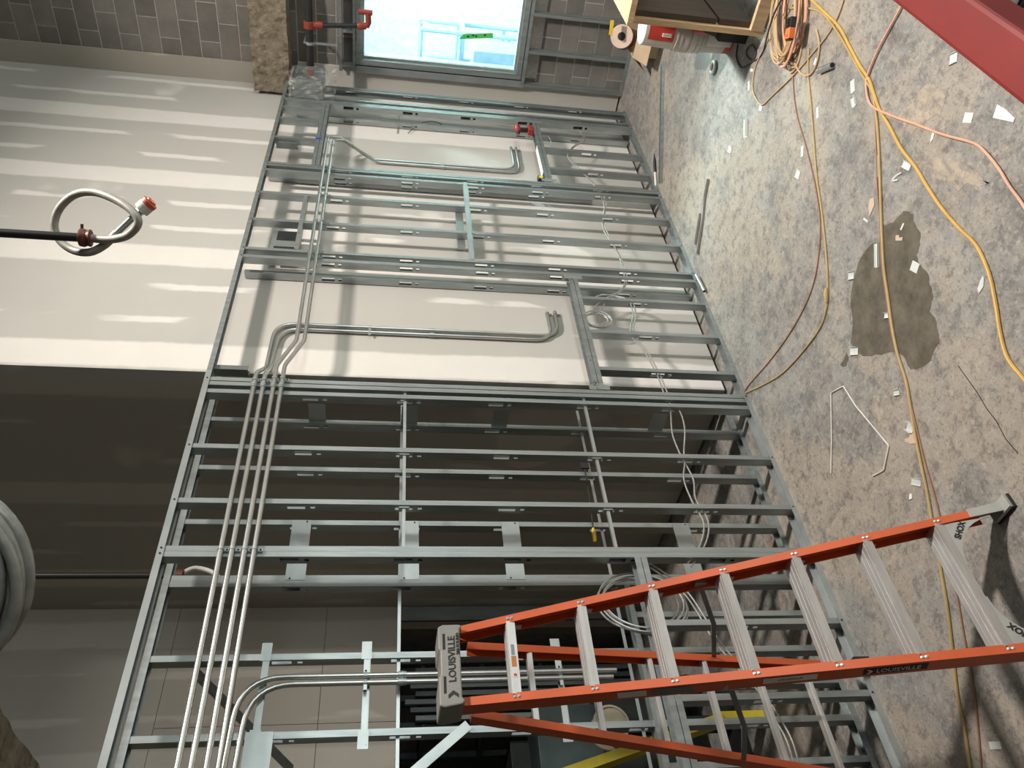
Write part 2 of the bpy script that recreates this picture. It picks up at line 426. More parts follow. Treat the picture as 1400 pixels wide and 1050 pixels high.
# ================================================================== metal framing
D = .066; FL = .034; T = .0018; HT = 3.745
KO = [.62, 1.23, 1.845, 2.457, 3.07]
_stud_cache = {}
def stud_mesh(z0, z1, kos=True, mat='galv', d=D, fl=FL):
    key = (round(z0, 3), round(z1, 3), kos, mat, d, fl)
    if key in _stud_cache: return _stud_cache[key]
    mb = MB(); L = z1-z0
    # flanges and lips
    mb.box(0, fl, 0, T, 0, L); mb.box(0, fl, d-T, d, 0, L)
    mb.box(fl-T, fl, T, .010, 0, L); mb.box(fl-T, fl, d-.010, d-T, 0, L)
    hs = [(k-.05-z0, k+.05-z0, .017) for k in KO] + [(k-.105-z0, k-.08-z0, .011) for k in KO] if kos else []
    hs = sorted(h for h in hs if h[0] > .05 and h[1] < L-.05)
    z = 0
    for (a, b, hw) in hs:
        mb.box(0, T, T, d-T, z, a); mb.box(0, T, T, d/2-hw, a, b); mb.box(0, T, d/2+hw, d-T, a, b); z = b
    mb.box(0, T, T, d-T, z, L)
    me = mb.mesh('stud', mat); _stud_cache[key] = me; return me
def stud(par, x, y=0.0, z0=.004, z1=HT, kos=True, flip=False, name='stud', mat='galv', d=D, fl=FL, rot=0):
    o = bpy.data.objects.new(name, stud_mesh(z0, z1, kos, mat, d, fl)); COL.objects.link(o); o.parent = par
    o.matrix_parent_inverse = par.matrix_world.inverted(); o.location = (x, y, z0)
    if flip: o.location = (x+fl, y+d, z0); o.rotation_euler = (0, 0, math.pi)
    if rot: o.rotation_euler = (0, 0, rot)
    return o
def track(par, x0, x1, y, z, up=True, d=D+.004, leg=.034, name='track', mat='galv'):
    mb = MB(); s = 1 if up else -1
    za, zb = (z, z+T) if up else (z-T, z)
    mb.box(x0, x1, y, y+d, za, zb)
    la, lb = (z, z+leg) if up else (z-leg, z)
    mb.box(x0, x1, y-T, y, la, lb); mb.box(x0, x1, y+d, y+d+T, la, lb)
    return mb.build(name, mat, par)
def screws(par, pts, n=(0, -1, 0)):
    for p in pts: MB().lathe(p, n, [(.0055, 0), (.0055, .002), (.003, .004)], 8).build('screw', 'screw_black', par)

# --- right partition, in front of the bright drywall
PR = thing('stud_partition', 'galvanized steel stud partition with two framed niches in front of bright drywall', 'partition', (6.3, 0, 0))
track(PR, 3.99, 8.63, -.002, 3.750, False, name='top_track')
track(PR, 3.99, 8.63, -.002, 0.0, True, name='bottom_track')
RX = [8.575, 8.285, 8.17, 6.84, 6.715, 6.322, 5.890, 5.464, 5.358]
for x in RX: stud(PR, x)
stud(PR, 8.53, z0=.004, flip=True); stud(PR, 8.205, flip=True, kos=True); stud(PR, 6.80, flip=True)
for x in (4.205, 4.627, 5.047): stud(PR, x, z1=1.10)
for x in (7.565, 7.148): stud(PR, x, z1=1.10)
for x in (7.75, 7.35): stud(PR, x, z0=3.30)
stud(PR, 8.0, z0=3.30)
# sills and headers of the niches
for (x0, x1) in ((3.995, 5.356), (6.875, 8.168)):
    track(PR, x0, x1, -.002, 1.098, False, leg=.034, name='sill_track')
    track(PR, x0, x1, -.002, 1.102, True, leg=.036, name='sill_track')
track(PR, 6.875, 8.168, -.002, 3.298, True, leg=.034, name='header_track')
track(PR, 6.875, 8.168, -.002, 3.294, False, leg=.036, name='header_track')
track(PR, 5.50, 6.32, -.002, 3.31, True, leg=.034, name='header_track')
for (x, z) in ((3.99, 1.10), (5.30, 1.10), (6.88, 1.10), (8.12, 1.10)):
    MB().box(x+.002, x+.05, -.006, -.0045, z-.075, z+.075).build('clip_angle', 'galv_new', PR)
# jamb studs against the drywall
stud(PR, 6.875, .140, .64, 3.727, d=.062, name='jamb_stud'); stud(PR, 5.352, .140, .03, 3.715, d=.062, name='jamb_stud')
stud(PR, 8.16, .140, .03, 3.715, d=.062, name='jamb_stud')
# backing strap and its bracket
MB().box(5.50, 6.75, -.004, -.0024, 1.905, 1.94).build('backing_strap', 'galv_new', PR)
for (x0, x1) in ((6.36, 6.70), (5.925, 6.318), (5.50, 5.885)):
    mb = MB(); mb.box(x0, x1, .004, .0056, 1.895, 1.945); mb.box(x0, x1, .0056, .03, 1.895, 1.8966); mb.build('blocking', 'galv_new', PR)
mb = MB(); mb.box(5.80, 6.42, .07, .11, 1.955, 2.02); mb.build('bracket', 'galv', PR)
# short channel offcuts hung from the top track
stud(PR, 4.10, .03, 3.50, 3.72, kos=False, d=.06, fl=.04, name='channel_clip', mat='galv_dark')
stud(PR, 7.30, .03, 3.50, 3.70, kos=False, d=.06, fl=.04, name='channel_clip', mat='galv_dark')
screws(PR, [(x+.017, -.004, 3.728) for x in RX] + [(x+.017, -.004, .02) for x in RX] + [(4.0+.1*i, -.004, 1.118) for i in (0, 3, 13)])
text_mesh('mark', 'Z', .05, 'ink_black', (4.045, -.0055, 1.125), (0, 0, -1), (1, 0, 0), PR)

# --- left front partition
PL = thing('stud_partition', 'front row of steel studs of the deep chase wall behind the orange ladder', 'partition', (2.5, 0, 0))
track(PL, -1.5, 4.05, -.004, 3.752, False, leg=.036, d=.074, name='top_track', mat='galv_new')
track(PL, -1.5, 3.99, -.004, 0.0, True, leg=.036, d=.074, name='bottom_track', mat='galv_new')
for x in (3.957, 3.916, 3.845, 3.370, 2.957, 2.632, 2.597): stud(PL, x, mat='galv')
for x in (2.16, 1.74, 1.32, .92): stud(PL, x, z1=1.10)
track(PL, -1.5, 2.595, -.002, 1.098, False, leg=.034, name='sill_track'); track(PL, -1.5, 2.595, -.002, 1.102, True, leg=.036, name='sill_track')
for z in (2.457, 1.225):
    MB().box(2.60, 3.95, .018, .040, z+.008, z+.0095).box(2.60, 3.95, .018, .040, z-.0095, z-.008).box(2.6, 3.95, .018, .0195, z-.008, z+.008).build('bridging_channel', 'galv_new', PL)
for x in (2.957, 3.370):
    for z in (2.457, 1.225): MB().box(x-.012, x-.001, .01, .05, z-.03, z+.03).build('bridging_clip', 'galv_new', PL)
screws(PL, [(x+.017, -.007, 3.733) for x in (3.957, 3.370, 2.957, 2.632, 2.597)] + [(x+.017, -.007, .02) for x in (3.957, 3.370, 2.957, 2.632, 2.597, 2.16, 1.74)])

# --- left rear partition
YR = .235
PB = thing('stud_partition', 'rear row of steel studs of the deep chase wall tied by flat gusset plates', 'partition', (2.6, YR, 0))
track(PB, -1.5, 4.24, YR-.002, 3.752, False, leg=.036, name='top_track')
track(PB, -1.5, 4.24, YR-.002, 0.0, True, leg=.036, name='bottom_track')
for x in (4.20, 3.821, 3.403, 2.985, 2.565, 2.125, 1.718, 1.30, .90): stud(PB, x, YR, mat='galv')
MB().box(2.560, 2.632, YR-.0035, YR-.0020, .036, 3.71).build('flat_stud', 'galv', PB)
for x in (2.35, 1.93, 1.5): stud(PB, x, YR, z1=1.12)
track(PB, -1.5, 2.56, YR-.002, 1.15, False, leg=.034, name='sill_track')
for z in (2.468, 1.208):
    MB().box(.5, 4.2, YR+.024, YR+.026, z-.009, z+.009).box(.5, 4.2, YR+.026, YR+.046, z-.009, z-.0075).build('bridging_channel', 'galv_new', PB)
for z in (3.03, 2.42, 1.80, .67):
    MB().box(3.838, 3.8395, D+.002, YR+.03, z-.055, z+.055).build('gusset_plate', 'galv_new', PB)
    screws(PB, [(3.836, YR+.018, z-.03)], (-1, 0, 0))
for z in (3.05, 2.414, 1.796, .69):
    MB().box(2.60, 3.015, YR-.0060, YR-.0040, z-.055, z+.055).build('gusset_plate', 'galv_new', PB)
    screws(PB, [(3.003, YR-.006, z-.03), (2.61, YR-.006, z+.03)])
# telescoping brackets in the left bay, between the rear studs
for (z, x0, x1) in ((3.148, 1.69, 2.21), (2.636, 1.67, 2.21), (1.62, 1.67, 2.21)):
    MB().box(x0, x1, YR-.010, YR-.0045, z-.022, z+.012).box(x0, x1, YR-.016, YR-.010, z-.016, z-.012).box(2.115, 2.215, YR-.0125, YR-.0102, z-.026, z+.026).box(x0-.02, x0+.07, YR-.0125, YR-.0102, z-.026, z+.026).build('bracket', 'galv_new', PB)
MB().box(1.50, 1.745, YR-.022, YR-.0128, 3.06, 3.19).build('box_mount', 'galv_new', PB)
# diagonal brace at the bottom left
mb = MB(); mb.bar((1.745, YR-.03, 2.12), (1.40, YR-.03, 2.55), .05, .004, (0, 1, 0)); mb.build('diagonal_brace', 'galv_new', PB)
mb = MB(); mb.bar((2.1, YR+.06, 3.5), (1.95, 1.2, 3.05), .05, .02, (0, 0, 1)); mb.build('kicker_brace', 'galv', PB)

# --- furring frame around the window on the end wall
XFU = 8.905
PF = thing('stud_partition', 'light steel furring frame around the window on the block wall', 'partition', (XFU, -1, 0))
def fur_v(y, z0, z1): MB().box(XFU, XFU+T, y, y+.036, z0, z1).box(XFU, XE-.010, y, y+T, z0, z1).build('stud', 'galv', PF)
def fur_h(z, y0, y1, h=.036): MB().box(XFU-.003, XFU-.001, y0, y1, z, z+h).box(XFU-.003, XE-.010, y0, y1, z, z+T).build('track', 'galv', PF)
fur_h(0.0, -2.4, -.05, .045); fur_h(1.155, -2.4, -.05, .04); fur_h(3.035, -2.4, -.05, .03); fur_h(3.175, -2.4, -.05, .036)
for y in (-.065-.03, -.47, -.87, -1.27, -1.67, -2.07): fur_v(y, .01, 1.155)
fur_v(-.105, 1.2, 3.03)
for y in (-.13, -.50, -.95, -1.4, -1.85): fur_v(y, 3.065, 3.175)
MB().box(XFU-.006, XFU-.0035, -.125, -.05, 1.195, 3.03).build('track', 'galv_new', PF)

# ================================================================== conduits
RC = .0145
def conduit(pts, r, label, couplings=(), straps=(), group=None):
    path = fillet(pts, r)
    o = thing('conduit', label, 'conduit', path[0], group)
    MB().tube(path, RC, 12).build('pipe', 'conduit', o, True)
    for (p, d) in couplings:
        p = Vector(p); d = Vector(d).normalized()
        MB().lathe(p-d*.022, d, [(RC+.001, 0), (RC+.004, .001), (RC+.004, .014), (RC+.006, .015), (RC+.006, .029), (RC+.004, .030), (RC+.004, .043), (RC+.001, .044)], 14).build('coupling', 'galv_new', o, True)
    for (p, d, side) in straps:     # one-hole strap: band round the pipe and a tab
        p = Vector(p); d = Vector(d).normalized(); sd = Vector(side).normalized(); n = d.cross(sd)
        mb = MB(); mb.lathe(p-d*.009, d, [(RC+.0005, 0), (RC+.003, .0005), (RC+.003, .0175), (RC+.0005, .018)], 14)
        mb.obox(p+sd*RC-d*.009+n*(.0085), sd*.028, d*.018, n*.002); mb.build('strap', 'galv_new', o)
        screws(o, [p+sd*(RC+.016)+n*.0085], -n)
    return o
yc = -.0245
zt = [3.430, 3.372, 3.308, 3.257]
names4 = ['topmost', 'second from top', 'third from top', 'lowest']
G4 = 'conduits along the front of the studs'
X = (1, 0, 0)
for k in range(2):
    xd = (4.79, 4.735)[k]
    conduit([(-1.4, yc, zt[k]-.022), (4.02, yc, zt[k]), (4.30, YW-.0225, zt[k]-.01+.03*k), (xd, YW-.0225, zt[k]-.02+.012*k), (xd, YW-.0225, 1.25+.06*k), (5.10-.02*k, YW-.0225, 1.25+.065*k)][:6],
            [.14, .14, .16, .16], 'steel conduit, %s of the four bundled runs, dropping into the wide niche' % names4[k],
            [((3.90, yc, zt[k]), X), ((xd, YW-.0225, 2.25), (0, 0, 1))],
            [((2.63, yc, zt[k]-.006), X, (0, 0, -1)), ((3.95, yc, zt[k]), X, (0, 0, -1)), ((xd, YW-.0225, 2.72), (0, 0, 1), (-1, 0, 0)), ((5.07, YW-.0225, 1.25+.065*k), X, (0, 0, -1))], G4)
for k in range(2, 4):
    z2 = (3.208, 3.155)[k-2]; xd = (7.41, 7.36)[k-2]
    conduit([(-1.4, yc, zt[k]-.022), (4.10, yc, zt[k]), (4.36, yc, z2), (xd-.02, yc, z2+.01), (xd, yc+.01, z2-.10), (xd, YW-.0225, z2-.40), (xd, YW-.0225, 1.36-.05*(k-2)), (7.9, YW-.0225, 1.36-.05*(k-2))],
            [.16, .16, .10, .06, .14, .15], 'steel conduit, %s of the four bundled runs, dropping into the narrow far niche' % names4[k],
            [((3.90, yc, zt[k]), X), ((5.9, yc, z2+.002), X), ((xd-.13, yc, z2+.009), X), ((xd, YW-.0225, 2.1), (0, 0, 1))],
            [((2.63, yc, zt[k]-.006), X, (0, 0, -1)), ((3.97, yc, zt[k]), X, (0, 0, -1)), ((6.33, yc, z2+.004), X, (0, 0, -1)), ((5.40, yc, z2+.001), X, (0, 0, -1)), ((7.86, YW-.0225, 1.36-.05*(k-2)), X, (0, 0, -1))], G4)
for k in range(2):
    xd = (2.01, 1.972)[k]; zb = (3.25, 3.20)[k]
    conduit([(-1.4, .196, zb+.06), (1.45, .196, zb+.06) if False else (1.0, .196, zb+.03), (xd, .196, zb), (xd, .196, (1.31, 1.335)[k])],
            [.1, .22], ('rear' if k == 0 else 'front') + ' conduit of the pair bending down behind the ladder top' if False else ('outer' if k == 0 else 'inner') + ' steel conduit of the pair bending straight down behind the ladder top',
            [((xd, .196, 2.45), (0, 0, 1))], [((xd, .196, 2.636), (0, 0, 1), (1-2*k, 0, 0)), ((xd, .196, 1.62), (0, 0, 1), (1-2*k, 0, 0))], 'conduit pair behind the ladder')

# ================================================================== armoured cables
def cable(pts, r, mat, label, cat='cable', name='armoured_cable', n=6, group=None, sm=5):
    o = MB().tube(smoothpath(pts, sm), r, n).build(name, mat, None, True); return tag(o, label, cat, group)
ym = .033
c1 = [(790, 178), (797, 188), (780, 204), (776, 213), (785, 227), (797, 237), (808, 248), (819, 264), (826, 281), (825, 297), (824, 311), (832, 326), (842, 341), (850, 362), (854, 388), (840, 402), (819, 404), (805, 412)]
for k in range(2):
    cable([W(x+(3 if (i % 3) else 0)*k, y+(1.5 if i % 2 else -1)*k, ym+.006*k) for i, (x, y) in enumerate(c1)], .0055, 'cable_mc', ('slack' if k else 'taut') + ' grey armoured cable threaded through the right studs between both niches')
c2 = [(812, 420), (835, 405), (860, 414), (865, 431), (862, 457), (880, 479), (893, 502), (902, 521), (912, 548)]
ca = c2 + [(928, 560), (936, 585), (935, 617), (936, 634), (935, 656), (946, 685), (962, 715), (957, 745), (940, 770)]
cb = [(820, 425)] + [(x+4, y) for x, y in c2[1:]] + [(917, 562), (919, 592), (928, 617), (937, 634), (948, 656), (951, 682), (968, 712), (965, 742), (945, 775)]
cable([W(x, y, ym) for x, y in ca], .0055, 'cable_mc', 'grey armoured cable bowing outward below the corner studs')
cable([W(x, y, ym+.008) for x, y in cb], .0055, 'cable_mc', 'grey armoured cable hanging inward below the corner studs')
# coils of cable
def coil(center, u, v, ru, rv, turns, r, jit, mat, label, name='cable_coil', tail=(), cat='cable', n=6, seed=1, nrm=None):
    rnd = random.Random(seed); c = Vector(center); u = Vector(u).normalized(); v = Vector(v).normalized(); w = u.cross(v) if nrm is None else Vector(nrm)
    pts = []; N = 44
    for i in range(int(turns*N)+1):
        t = 2*math.pi*i/N; k = i//N; rj = 1+jit*math.sin(k*2.4+.6*math.sin(t))+jit*.4*math.sin(t*1.3+k)
        pts.append(c+u*math.cos(t)*ru*rj+v*math.sin(t)*rv*rj+w*(r*1.6*(i/N-turns/2)+jit*.1*ru*math.sin(t*.7+k*1.9)))
    pts += [Vector(p) for p in tail]
    o = MB().tube(pts, r, n).build(name, mat, None, True); return tag(o, label, cat)
coil(W(817, 437, .06), (1, 0, 0), (0, 0, 1), .085, .10, 4, .0055, .16, 'cable_mc', 'coil of grey armoured cable hanging on the sill of the wide niche', seed=2)
coil(W(878, 824, .10), (1, .2, 0), (0, 0, 1), .20, .235, 5, .0055, .10, 'cable_mc', 'large loose coil of grey cable hanging behind the upper ladder steps', seed=3)
cable([W(x, y, .12) for x, y in [(880, 770), (930, 806), (961, 850), (972, 870), (990, 893), (1036, 944), (1053, 973), (1073, 1007), (1083, 1036), (1088, 1060)]], .0055, 'cable_mc', 'armoured cable dropping behind the ladder toward the floor, nearer strand')
cable([W(x, y, .13) for x, y in [(885, 768), (934, 803), (966, 848), (978, 868), (997, 893), (1042, 942), (1060, 972), (1080, 1006), (1090, 1036), (1095, 1060)]], .0055, 'cable_mc', 'armoured cable dropping behind the ladder toward the floor, farther strand')
cable([W(x, y, .06) for x, y in [(735, 196), (746, 186), (752, 190), (754, 200)]], .005, 'cable_mc', 'short curl of grey cable beside the drill on the narrow niche sill')
cable([W(x, y, .2) for x, y in [(543, 182), (545, 165), (546, 152)]], .005, 'cable_mc', 'short cable stub poking out of the drywall in the far niche')
cable([W(x, y, .19) for x, y in [(558, 182), (570, 172), (585, 166), (600, 168), (608, 176)]], .004, 'cord_black', 'thin black wire curling out of the drywall in the far niche')

# ================================================================== ladder
LX, LY, TL = 1.5845, -1.4006, .295
ldir = Vector((0, math.sin(TL), math.cos(TL))); lnrm = Vector((0, -math.cos(TL), math.sin(TL)))
def LP(x, s, dep=0.0): return Vector((LX+x, LY, 0))+ldir*s-lnrm*dep
def hw(s): return .308-.0653*s
LA = thing('step_ladder', 'orange fibreglass step ladder with aluminium steps and grey top cap standing open', 'ladder', (LX, -.75, 0))
def skewbar(mb, p0, p1, ex, ed):        # prism from p0 to p1 with cross vectors ex, ed
    p0, p1, ex, ed = map(Vector, (p0, p1, ex, ed))
    mb.quadbox([p0, p0+ex, p0+ex+ed, p0+ed, p1, p1+ex, p1+ex+ed, p1+ed])
s0, s1 = .10, 2.37
for sg, nm in ((1, 'right'), (-1, 'left')):
    mb = MB(); a0, a1 = hw(s0), hw(s1); fo = .017
    ou = sg*fo
    skewbar(mb, LP(sg*a0-ou, s0), LP(sg*a1-ou, s1), (2*ou, 0, 0), -lnrm*.005)                                  # front flange
    skewbar(mb, LP(sg*a0+ou-sg*.005, s0, .005), LP(sg*a1+ou-sg*.005, s1, .005), (sg*.005, 0, 0), -lnrm*.070)   # web
    skewbar(mb, LP(sg*a0-ou, s0, .075), LP(sg*a1-ou, s1, .075), (2*ou, 0, 0), -lnrm*.005)
    rail = mb.build('front_rail', 'fibre_orange', LA)
    for k in range(1, 8):
        for e in (-.008, .008):
            p = LP(sg*hw(.3048*k), .3048*k+e*1.0, 0)
            MB().lathe(p, lnrm, [(.007, 0), (.007, .0015), (.003, .004)], 10).build('rivet', 'aluminium', rail)
    # shoe
    mb = MB()
    skewbar(mb, LP(sg*hw(.17)-sg*.018, .17, -.002), LP(sg*hw(.02)-sg*.022, .02, -.004), (sg*.042, 0, 0), -lnrm*.004)
    skewbar(mb, LP(sg*hw(.17)+sg*.019, .17, .0), LP(sg*hw(.01)+sg*.022, .015, .0), (sg*.004, 0, 0), -lnrm*.085)
    mb.box(LX+sg*hw(0)-.03, LX+sg*hw(0)+.03, LY-.03, LY+.085, .012, .03)
    sh = mb.build('shoe', 'shoe_grey', LA, bevel=.002)
    MB().box(LX+sg*hw(0)-.033, LX+sg*hw(0)+.033, LY-.035, LY+.09, 0, .012).build('tread_pad', 'rubber_black', sh)
    # curved corner brace under the bottom step
    arc = []
    xi = sg*(hw(.3)-.017)
    pts_o = [(xi, .10), (xi, .29)] + [(xi-sg*.19, .29)]
    inner = [(xi-sg*.20*(1-math.cos(t)), .095+.185*math.sin(t)) for t in [i*math.pi/2/8 for i in range(8, -1, -1)]]
    mb = MB(); mb.prism([LP(a, b, .006) for a, b in [(xi, .095), (xi, .285), (xi-sg*.20, .285)]+inner[:-1]], -lnrm*.004)
    br = mb.build('corner_brace', 'shoe_grey', LA)
    tdir = (Vector((sg*.62, 0, 0))*-sg*-1)
    q = LP(xi-sg*.085, .215, .0045)
    xd = (Vector((1, 0, 0))*.80+ldir*(-.60 if sg > 0 else .60)); yd = lnrm.cross(xd)
    text_mesh('lettering', 'SHOX', .034, 'ink_black', LP(xi-sg*.040, .236, .0045), xd, yd, br, bold=.0012)
# steps
for k in range(1, 8):
    s = .3048*k; w = hw(s)-.012; z = LP(0, s).z; y = LP(0, s).y
    mb = MB(); n = 6
    mb.box(LX-w, LX+w, y+.004, y+.088, z+.012, z+.016)                       # tread
    mb.box(LX-w, LX+w, y+.000, y+.004, z-.020, z+.016)                       # front lip
    mb.box(LX-w, LX+w, y+.084, y+.088, z-.016, z+.012)
    for i in range(3): mb.box(LX-w, LX+w, y+.012+i*.026, y+.022+i*.026, z+.016, z+.0172)   # ribs
    st = mb.build('step', 'aluminium', LA)
    for sg in (1, -1):
        mb = MB(); mb.bar((LX+sg*(w-.002), y+.045, z+.008), (LX+sg*(w-.002), y+.045, z-.055), .03, .003, (1, 0, 0)); mb.build('step_brace', 'aluminium', st)
    if k == 7:
        MB().box(LX-.045, LX+.0, y-.0012, y-.0002, z-.012, z+.008).build('sticker', 'label_orange', st)
        MB().box(LX+.005, LX+.05, y-.0012, y-.0002, z-.008, z+.006).build('sticker', 'galv_dark', st)
        MB().box(LX-.09, LX-.05, y-.0012, y-.0002, z-.012, z+.010).build('sticker', 'label_white', st)
        MB().box(LX-.085, LX-.075, y-.0018, y-.0012, z-.008, z+.004).build('sticker', 'label_red', st)
# rear rails
RT = Vector((LX, -.60, 2.20)); RB_ = Vector((LX, -.045, .06))
def RP(x, f, dep=0): 
    p = RT.lerp(RB_, f); return Vector((p.x+x, p.y+dep, p.z))
for sg in (1, -1):
    mb = MB(); a0 = .160; a1 = .315
    skewbar(mb, RP(sg*a0-.003, 0), RP(sg*a1-.003, 1), (.006, 0, 0), (0, .058, 0))
    skewbar(mb, RP(sg*a0-sg*.030, 0, -.004), RP(sg*a1-sg*.030, 1, -.004), (sg*.033, 0, 0), (0, .005, 0))
    skewbar(mb, RP(sg*a0-sg*.030, 0, .055), RP(sg*a1-sg*.030, 1, .055), (sg*.033, 0, 0), (0, .005, 0))
    mb.build('rear_rail', 'fibre_orange', LA)
    mb = MB(); mb.box(LX+sg*a1-.028, LX+sg*a1+.022, -.075, .0-.012, 0, .09); mb.build('rear_shoe', 'rubber_black', LA)
    # spreader
    pa = LP(sg*(hw(1.10)-.01), 1.32, .07); pb = RP(sg*.245, .58, 0); pm = pa.lerp(pb, .52)+Vector((0, 0, -.03))
    mb = MB(); mb.bar(pa, pm, .006, .022); mb.bar(pm, pb, .006, .022); sp = mb.build('spreader', 'galv_dark', LA)
    MB().box(pa.x-.012, pa.x+.012, pa.y-.02, pa.y+.02, pa.z-.025, pa.z+.025).build('spreader_bracket', 'galv_new', sp)
for f in (.13, .27, .41, .55, .69, .83):
    a = .160+(.315-.160)*f; p = RP(0, f, .02)
    mb = MB(); mb.obox((LX-a, p.y-.018, p.z-.012), (2*a, 0, 0), (0, .036, 0), (0, 0, .024)); mb.obox((LX-a, p.y-.020, p.z-.006), (2*a, 0, 0), (0, .003, 0), (0, 0, .012)); mb.build('rear_brace', 'aluminium', LA)
# top cap
zc0, zc1 = 2.250, 2.338; yf = -.735
prof = [(-.178, zc0), (-.165, zc0-.012), (-.150, zc0), (.140, zc0), (.152, zc0-.012), (.162, zc0), (.168, zc1-.02), (.160, zc1), (.06, zc1), (.05, zc1-.008), (-.05, zc1-.008), (-.06, zc1), (-.176, zc1), (-.184, zc1-.02)]
mb = MB(); mb.prism([(LX+x, yf+(zc1-z)*-.18, z) for x, z in prof], (0, .165, 0)); cap = mb.build('top_cap', 'cap_grey', LA, bevel=.006)
for (x0, x1) in ((-.13, -.06), (.055, .125)):
    MB().box(LX+x0, LX+x1, yf-.0052, yf-.001, zc1-.030, zc1-.018).build('slot', 'ink_black', cap)
tx = Vector((1, 0, 0)); ty = Vector((0, .18, 1)).normalized()
text_mesh('lettering', 'LOUISVILLE', .040, 'ink_black', (LX+.012, yf-.0112, zc0+.034), tx, ty, cap, bold=.0008, sx=.98)
text_mesh('lettering', '300 POUND', .018, 'ink_black', (LX+.075, yf-.0158, zc0+.009), tx, ty, cap, bold=.0008)
mb = MB(); q0 = Vector((LX-.145, yf-.0114, zc0+.034))
mb.prism([q0+tx*a+ty*b for a, b in ((-.006, .02), (.008, .02), (.024, 0), (.008, -.02), (-.006, -.02), (.010, 0))], (0, -.001, 0)); mb.build('emblem', 'ink_black', cap)
# lettering and stickers on the outer face of the left rail
def side(s, dep): return LP(-hw(s)-.0175, s, dep)
d_dn = (side(.3, .04)-side(1.2, .04)).normalized(); d_up = lnrm
n_out = Vector((-1, 0, 0))
def sidepanel(sa, sb, d0, d1, mat, par, off=.001):
    p = [side(sa, d0), side(sb, d0), side(sb, d1), side(sa, d1)]; mb = MB(); mb.prism([v+n_out*off for v in p], n_out*.0008); return mb.build('sticker', mat, par)
lr = [o for o in LA.children if o.name.startswith('front_rail')][1]
pl = sidepanel(.83, .60, .016, .058, 'ink_black', lr)
text_mesh('lettering', 'LOUISVILLE', .040, 'label_white', side(.705, .037)+n_out*.0022, d_dn, lnrm, lr, depth=.0004, sx=.8)
mb = MB(); q0 = side(.815, .037)+n_out*.0022
mb.prism([q0+d_dn*a+lnrm*b for a, b in ((-.006, .015), (.006, .015), (.018, 0), (.006, -.015), (-.006, -.015), (.006, 0))], n_out*.0005); mb.build('emblem', 'label_white', lr)
sidepanel(1.20, 1.00, .014, .055, 'label_white', lr)
sidepanel(1.62, 1.46, .014, .060, 'galv_dark', lr); sidepanel(1.75, 1.64, .014, .060, 'label_white', lr); sidepanel(1.77, 1.752, .014, .06, 'label_orange', lr)
text_mesh('lettering', 'LOUISVILLE', .018, 'ink_black', side(1.10, .034)+n_out*.0022, d_dn, lnrm, lr, depth=.0004)

TLY = thing('tool_lanyard', 'black strap with a yellow hand tool hanging on the rear studs', 'tool', W(800, 637, .22))
q = W(799, 637, .22); MB().box(q.x-.03, q.x+.03, .205, .225, q.z-.03, q.z+.03).build('holder', 'tool_black', TLY, bevel=.006)
q2 = W(813, 738, .22); MB().tube([q, W(806, 680, .215), W(811, 722, .215)], .005, 6).build('strap', 'tool_black', TLY); MB().lathe(W(811, 722, .215), q2-W(811, 722, .215), [(.008, 0), (.013, .02), (.013, .09), (.006, .1)], 10).build('tool_body', 'tool_yellow', TLY, True)

# ================================================================== beams with sprayed fireproofing
def rough_beam(x0, x1, y0, y1, z0, z1, label, step=.06, amp=.022, seed=1):
    import bmesh
    bm = bmesh.new(); bmesh.ops.create_cube(bm, size=1)
    for v in bm.verts: v.co = Vector((x0+(v.co.x+.5)*(x1-x0), y0+(v.co.y+.5)*(y1-y0), z0+(v.co.z+.5)*(z1-z0)))
    long = [e for e in bm.edges if abs((e.verts[0].co-e.verts[1].co).y) > .5]; other = [e for e in bm.edges if e not in long]
    bmesh.ops.subdivide_edges(bm, edges=long, cuts=int((y1-y0)/step), use_grid_fill=True)
    other = [e for e in bm.edges if abs((e.verts[0].co-e.verts[1].co).y) < 1e-5]
    bmesh.ops.subdivide_edges(bm, edges=other, cuts=7, use_grid_fill=True)
    me = bpy.data.meshes.new('fireproofed_beam'); bm.to_mesh(me); bm.free(); me.materials.append(MATS['fireproofing'])
    o = bpy.data.objects.new('fireproofed_beam', me); COL.objects.link(o)
    tx = bpy.data.textures.new('spray', 'CLOUDS'); tx.noise_scale = .07; tx.noise_depth = 5
    d = o.modifiers.new('d', 'DISPLACE'); d.texture = tx; d.strength = amp*1.6; d.mid_level = .5; d.texture_coords = 'GLOBAL'
    return tag(o, label, 'beam')
rough_beam(8.70, 8.975, -2.6, .17, 3.72, 4.10, 'tan sprayed fireproofing beam running along the block wall above the window', .03)
pb = hit(30, 1013, 2, 3.80)
rough_beam(pb.x-.40, pb.x, -2.2, 3.1, 3.80, 4.25, 'tan sprayed fireproofing beam overhead near the photographer', .03)

